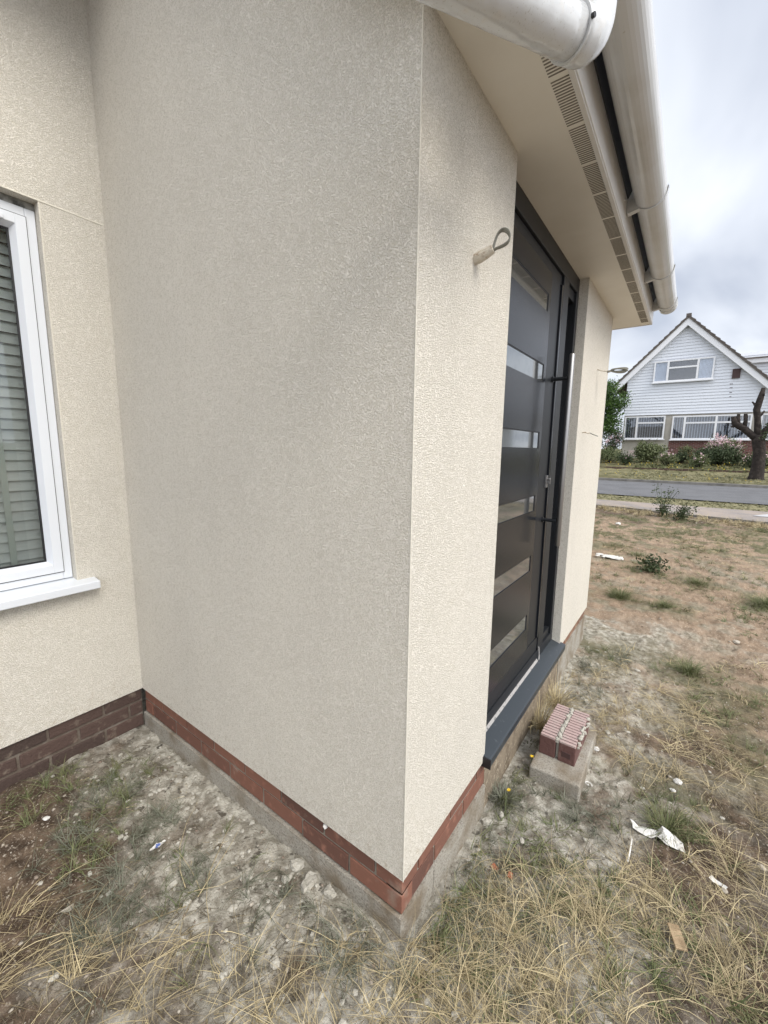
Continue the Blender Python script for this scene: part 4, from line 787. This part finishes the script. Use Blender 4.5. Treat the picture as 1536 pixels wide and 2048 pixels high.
# ------------------------------------------------------------------ tufts, weeds, flowers
def tuft(x, y, r, h, label, seed, m='greengrass', n=260, group='separate grass tufts on the plot'):
    rg = np.random.default_rng(seed); ang = rg.uniform(0, 6.28, n); rad = rg.random(n) * r * .45; P = np.stack([np.cos(ang) * rad, np.sin(ang) * rad, np.zeros(n)], 1)
    az = ang + rg.normal(0, .5, n); V, F = blades(P, rg.uniform(.5, 1.1, n) * h, rg.uniform(.002, .0042, n), rg.uniform(.05, 1.0, n), seed=seed, az=az)
    o = arr_mesh('grass_tuft', V, F, M[m], np.repeat(np.clip(rg.random(n) * .9, 0, 1), 4)); o.location = (x, y, gz(x, y)); return tag(o, label, 'grass tuft', group)
tuft(.11, 4.02, .20, .15, 'dense dark green grass tuft on bare soil nearest the far pier', 1, n=420)
tuft(.50, 3.96, .14, .09, 'low green grass tuft right of the dense dark one', 2, n=240)
tuft(1.34, 4.62, .26, .16, 'green grass tuft at the right edge of the sandy soil', 3, n=420)
tuft(.78, 4.98, .22, .07, 'low spreading green tuft behind the two small ones', 4, n=300)
tuft(.64, 1.02, .14, .12, 'green tuft just behind the crumpled paper', 5, n=240)
tuft(-.02 + .06, .74, .10, .11, 'grey-green tuft against the plinth under the cill', 6, 'greygrass', n=200)
tuft(.03, 1.35, .16, .22, 'tall dry tuft between the cill and the ribbed brick', 7, 'straw', n=260)
tuft(.05, 1.62, .16, .2, 'dry tuft against the wall behind the ribbed brick', 8, 'straw', n=240)
tuft(.71, 2.6, .16, .13, 'green tuft crossed by dry stalks in the middle of the plot', 9, n=260)
tuft(.10, 5.9, .3, .09, 'low green tuft beyond the white plaster heap', 10, n=300)
def flower(x, y, h, label, k):
    t = tag(empty('yellow_flower', (x, y, gz(x, y))), label, 'flower', 'yellow wildflowers')
    q = MB(); q.tube([(0, 0, 0), (.004, .002, h * .6), (.006, .0, h)], .0012, 6); q.build('stem', M['leaf'], t)
    q = MB()
    for a in range(9): a_ = a * .698; q.add([(.006, 0, h), (.006 + .007 * math.cos(a_ - .3), .007 * math.sin(a_ - .3), h + .003), (.006 + .011 * math.cos(a_), .011 * math.sin(a_), h + .002), (.006 + .007 * math.cos(a_ + .3), .007 * math.sin(a_ + .3), h + .003)], [(0, 1, 2, 3)])
    q.build('petals', M['yellow'], t, fix=False)
flower(.05, .78, .03, 'single yellow flower by the front plinth', 0); flower(.08, 1.02, .06, 'small yellow bloom left of the concrete block', 1)
def weed(x, y, h, w_, n, label, seed):
    t = tag(empty('weed', (x, y, gz(x, y))), label, 'weed'); r = random.Random(seed); q = MB(); tips = []
    for k in range(n):
        a = r.uniform(0, 6.28); s = r.uniform(.2, 1) * w_; hh = h * r.uniform(.5, 1); p = [(0, 0, 0), (math.cos(a) * s * .35, math.sin(a) * s * .35, hh * .5), (math.cos(a) * s, math.sin(a) * s, hh)]; q.tube(p, [.006, .004, .002], 5); tips += [Vector(p[1]).lerp(Vector(p[2]), u) for u in (0, .25, .5, .75, 1)] + [Vector(p[1]) * u for u in (.5, .8)]
    q.build('stem', M['leaf_dark'], t); leaves('leaf', tips, [(.05, .05, .05)] * len(tips), 420, .022, M['leaf_dark'], t, seedv=seed)
weed(.22, 9.5, .62, .28, 16, 'tall straggly dark weed at the edge of the footpath', 4)
weed(.33, 5.25, .16, .1, 6, 'small sprawling weed on the sandy soil', 5)
weed(.55, 9.3, .3, .3, 10, 'low leafy green weed right of the tall straggly one', 6)

# far garden
def bush(name, x, y, r, h, n, m, size, label, cat, seed, zoff=0, flowers=None):
    t = tag(empty(name, (x, y, gz(x, y) + zoff)), label, cat); rr_ = random.Random(seed); cs = []; rs = []
    for k in range(7): cs.append((rr_.uniform(-.6, .6) * r, rr_.uniform(-.4, .4) * r, h * rr_.uniform(.3, .72))); q_ = rr_.uniform(.35, .6); rs.append((r * q_, r * q_, h * q_ * .62))
    q = MB()
    for c_ in cs: q.tube([(0, 0, -.05), (c_[0] * .5, c_[1] * .5, c_[2] * .5), c_], [.03, .018, .006], 6)
    q.build('stem', M['bark'], t); leaves('foliage', cs, rs, n, size, m, t, seedv=seed)
    if flowers: leaves('blossom', [(c_[0], c_[1] - .1, c_[2] + .18) for c_ in cs], [(a * 1.15, b_ * 1.1, c_) for a, b_, c_ in rs], flowers, .024, M['pinkflower'], t, seedv=seed + 9, thin=.9)
    return t
bush('shrub', -1.05, 26.4, .85, 1.05, 5200, M['leaf_pale'], .05, 'pale green feathery shrub under the left window of the gabled house', 'shrub', 31)
bush('shrub', 1.75, 25.6, 1.0, .85, 5200, M['leaf_dark'], .045, 'dark green rounded shrub in front of the brick base', 'shrub', 32)
bush('flowering_shrub', 1.75, 26.6, 1.15, 1.35, 4200, M['leaf_pale'], .035, 'pink flowering shrub against the brick wall behind the dark shrub', 'shrub', 33, flowers=1700)
bush('flowering_shrub', -3.1, 26.6, .5, 1.75, 2000, M['leaf_dark'], .04, 'tall white-flowering shrub left of the house corner', 'shrub', 34, flowers=320)
bush('shrub', .2, 26.2, .45, .55, 1600, M['leaf_dark'], .04, 'low dark plant by the terracotta pot', 'shrub', 35)
bush('shrub', -3.0, 25.2, .9, .8, 2600, M['leaf_pale'], .04, 'low pale shrub at the left end of the far garden', 'shrub', 36)
for k, (bx, by, br_, lab) in enumerate([(-2.2, 24.6, .5, 'low tangled plant in the far garden left of the feathery shrub'), (-.35, 24.4, .55, 'low tangled plant in the far garden between the two main shrubs'), (2.9, 24.6, .6, 'low tangled plant in the far garden left of the pruned tree trunk'), (.9, 24.0, .4, 'smallest tangled plant near the front edging of the far garden')]):
    bush('garden_plant', bx, by, br_, .6, 1500, M['leaf_pale'] if k % 2 else M['leaf_dark'], .035, lab, 'plant', 90 + k, flowers=60)
bush('shrub', 3.6, 25.6, .9, .8, 2600, M['leaf_pale'], .04, 'leafy shrub behind the pruned tree', 'shrub', 37)
bush('potted_plant', .42, 27.0, .36, .55, 900, M['leaf_pale'], .03, 'yellowish plant growing in the round terracotta pot', 'plant', 38, zoff=.35)
q = MB(); pr = [(.16, 0), (.26, .12), (.30, .26), (.27, .36), (.29, .42)]
q.tube([(0, 0, z_) for _, z_ in pr], [a for a, _ in pr], 18); o = q.build('plant_pot', M['terracotta'], smooth=True); o.location = (.42, 27.0, gz(.42, 27.0) + .05); tag(o, 'round terracotta pot in front of the brick base', 'pot')
q = MB(); q.box((-.16, -.04, 0), (.16, .04, .34)); q.box((-.2, -.07, 0), (.2, .07, .05)); o = q.build('garden_marker', M['farwall'], bevel=.01); o.location = (.80, 26.3, gz(.8, 26.3) + .12); tag(o, 'small pale upright block beside the pot', 'ornament')
field('garden_flowers', [(x, y) for x in np.linspace(-4, 5, 30) for y in (22.9, 23.8, 24.8)], .3, 9000, (.06, .16), (.014, .028), (.1, 1.1), M['greengrass'], 'green and yellow ground cover in the far garden', 'ground cover', 51)
leafpts = [(x, y, gz(x, y) + .1) for x in np.linspace(-3.8, 3.5, 26) for y in (22.9, 24.2, 25.0)]
o = leaves('yellow_blossom', leafpts, [(.3, .3, .05)] * len(leafpts), 260, .016, M['yellow'], None, seedv=61, thin=.9, per=2); tag(o, 'tiny yellow blossoms scattered over the far garden', 'flowers', kind='stuff')
dl = [(x, y, gz(x, y) + .07) for x in np.linspace(-4, 6, 30) for y in (19.2, 20.2, 21.2)]
o = leaves('dandelions', dl, [(.4, .4, .02)] * len(dl), 300, .012, M['yellow'], None, seedv=62, thin=.9, per=2); tag(o, 'dandelion heads dotting the far verge', 'flowers', kind='stuff')
# low brick edging of the far garden
q = MB(); x = -9
while x < 10: q.box((x, 22.5, .3), (x + .22, 22.6, .50 + random.uniform(-.01, .015))); x += .24
tag(q.build('garden_edging', M['brick_dark']), 'low dark brick edging along the front of the far garden', 'edging')
# tree left of the far house
t = tag(empty('leafy_tree', (-4.2, 26.8, gz(-4.2, 26.8))), 'bright green leafy tree left of the gabled house', 'tree')
q = MB(); q.tube([(0, 0, -.2), (.05, 0, 1), (0, 0, 2.2), (.1, 0, 3)], [.16, .13, .1, .05], 10)
for a in range(7): q.tube([(0, 0, 1.4 + a * .15), (math.cos(a * 2.1) * .5, math.sin(a * 2.1) * .5, 2.1 + a * .15), (math.cos(a * 2.1) * 1.1, math.sin(a * 2.1) * 1.0, 2.7 + a * .2)], [.06, .04, .015], 6)
q.build('trunk', M['bark'], t)
leaves('crown', [(0, 0, 3.2), (.7, 0, 2.6), (.95, .0, 3.4), (-.8, .2, 3), (.3, -.3, 4.0), (.2, 0, 2.0), (1.0, 0, 1.9), (.6, .0, 4.2)], [(1.1, 1, .9), (.8, .8, .7), (.75, .7, .7), (1, 1, .9), (.8, .8, .6), (.9, .8, .6), (.5, .5, .5), (.5, .5, .4)], 15000, .055, M['leaf'], t, seedv=71)
# dark hedge wall left beyond
bush('hedge_shrub', -5.0, 28.5, 1.6, 2.4, 5000, M['leaf_dark'], .06, 'dark hedge shrub behind the leafy tree', 'shrub', 39)

# pruned tree by the road
t = tag(empty('pruned_tree', (2.72, 20.5, gz(2.72, 20.5))), 'dark hard-pruned tree with stubby limbs on the far verge', 'tree'); z0 = gz(2.72, 20.5)
def T(x, z, y=0): return (x - 2.72, y, z - z0)
q = MB(); q.tube([T(2.70, .15), T(2.71, .35), T(2.72, .8), T(2.70, 1.3), T(2.62, 1.75), T(2.6, 1.95)], [.30, .235, .20, .19, .20, .17], 14)
q.build('trunk', M['bark'], t, smooth=True)
limbs = [([T(2.6, 1.8), T(2.35, 2.0), T(2.15, 2.2), T(1.95, 2.33), T(1.85, 2.42), T(1.79, 2.66)], [.14, .13, .12, .11, .10, .075]), ([T(1.98, 2.30), T(1.95, 2.5), T(1.93, 2.76)], [.08, .065, .055]), ([T(2.15, 2.2), T(2.17, 2.5), T(2.14, 2.76)], [.09, .07, .06]),
         ([T(2.62, 1.8), T(2.55, 2.2), T(2.50, 2.6), T(2.44, 2.9), T(2.5, 3.3), T(2.55, 3.70)], [.15, .12, .105, .10, .11, .07]), ([T(2.65, 1.85), T(2.8, 2.15), T(2.95, 2.35), T(3.3, 2.6, .1), T(3.5, 3.0, .1)], [.14, .12, .11, .10, .07]), ([T(2.44, 2.85), T(2.40, 2.95), T(2.36, 3.0)], [.05, .04, .03]), ([T(1.9, 2.35), T(1.8, 2.28), T(1.76, 2.3)], [.07, .055, .045])]
for k in range(9):
    a_ = random.choice([T(2.5, 2.6), T(2.44, 2.9), T(2.52, 3.35), T(2.15, 2.2), T(1.95, 2.33), T(2.95, 2.35), T(2.62, 1.8), T(3.3, 2.6, .1)]); b_ = (a_[0] + random.uniform(-.28, .28), a_[1] + random.uniform(-.2, .1), a_[2] + random.uniform(.05, .3)); limbs.append(([a_, ((a_[0] + b_[0]) / 2 + .03, (a_[1] + b_[1]) / 2, (a_[2] + b_[2]) / 2), b_], [.06, .04, .022]))
for pts, rd in limbs: rd = [v * random.uniform(.88, 1.18) for v in rd]; q = MB(); q.tube(pts, rd, 10); q.build('limb', M['bark'], t, smooth=True)
leaves('sprout', [T(2.95, 2.35, -.1), T(2.85, 1.95, -.15), T(3.1, 2.2, 0)], [(.22, .2, .2)] * 3, 420, .035, M['leaf_dark'], t, seedv=81)
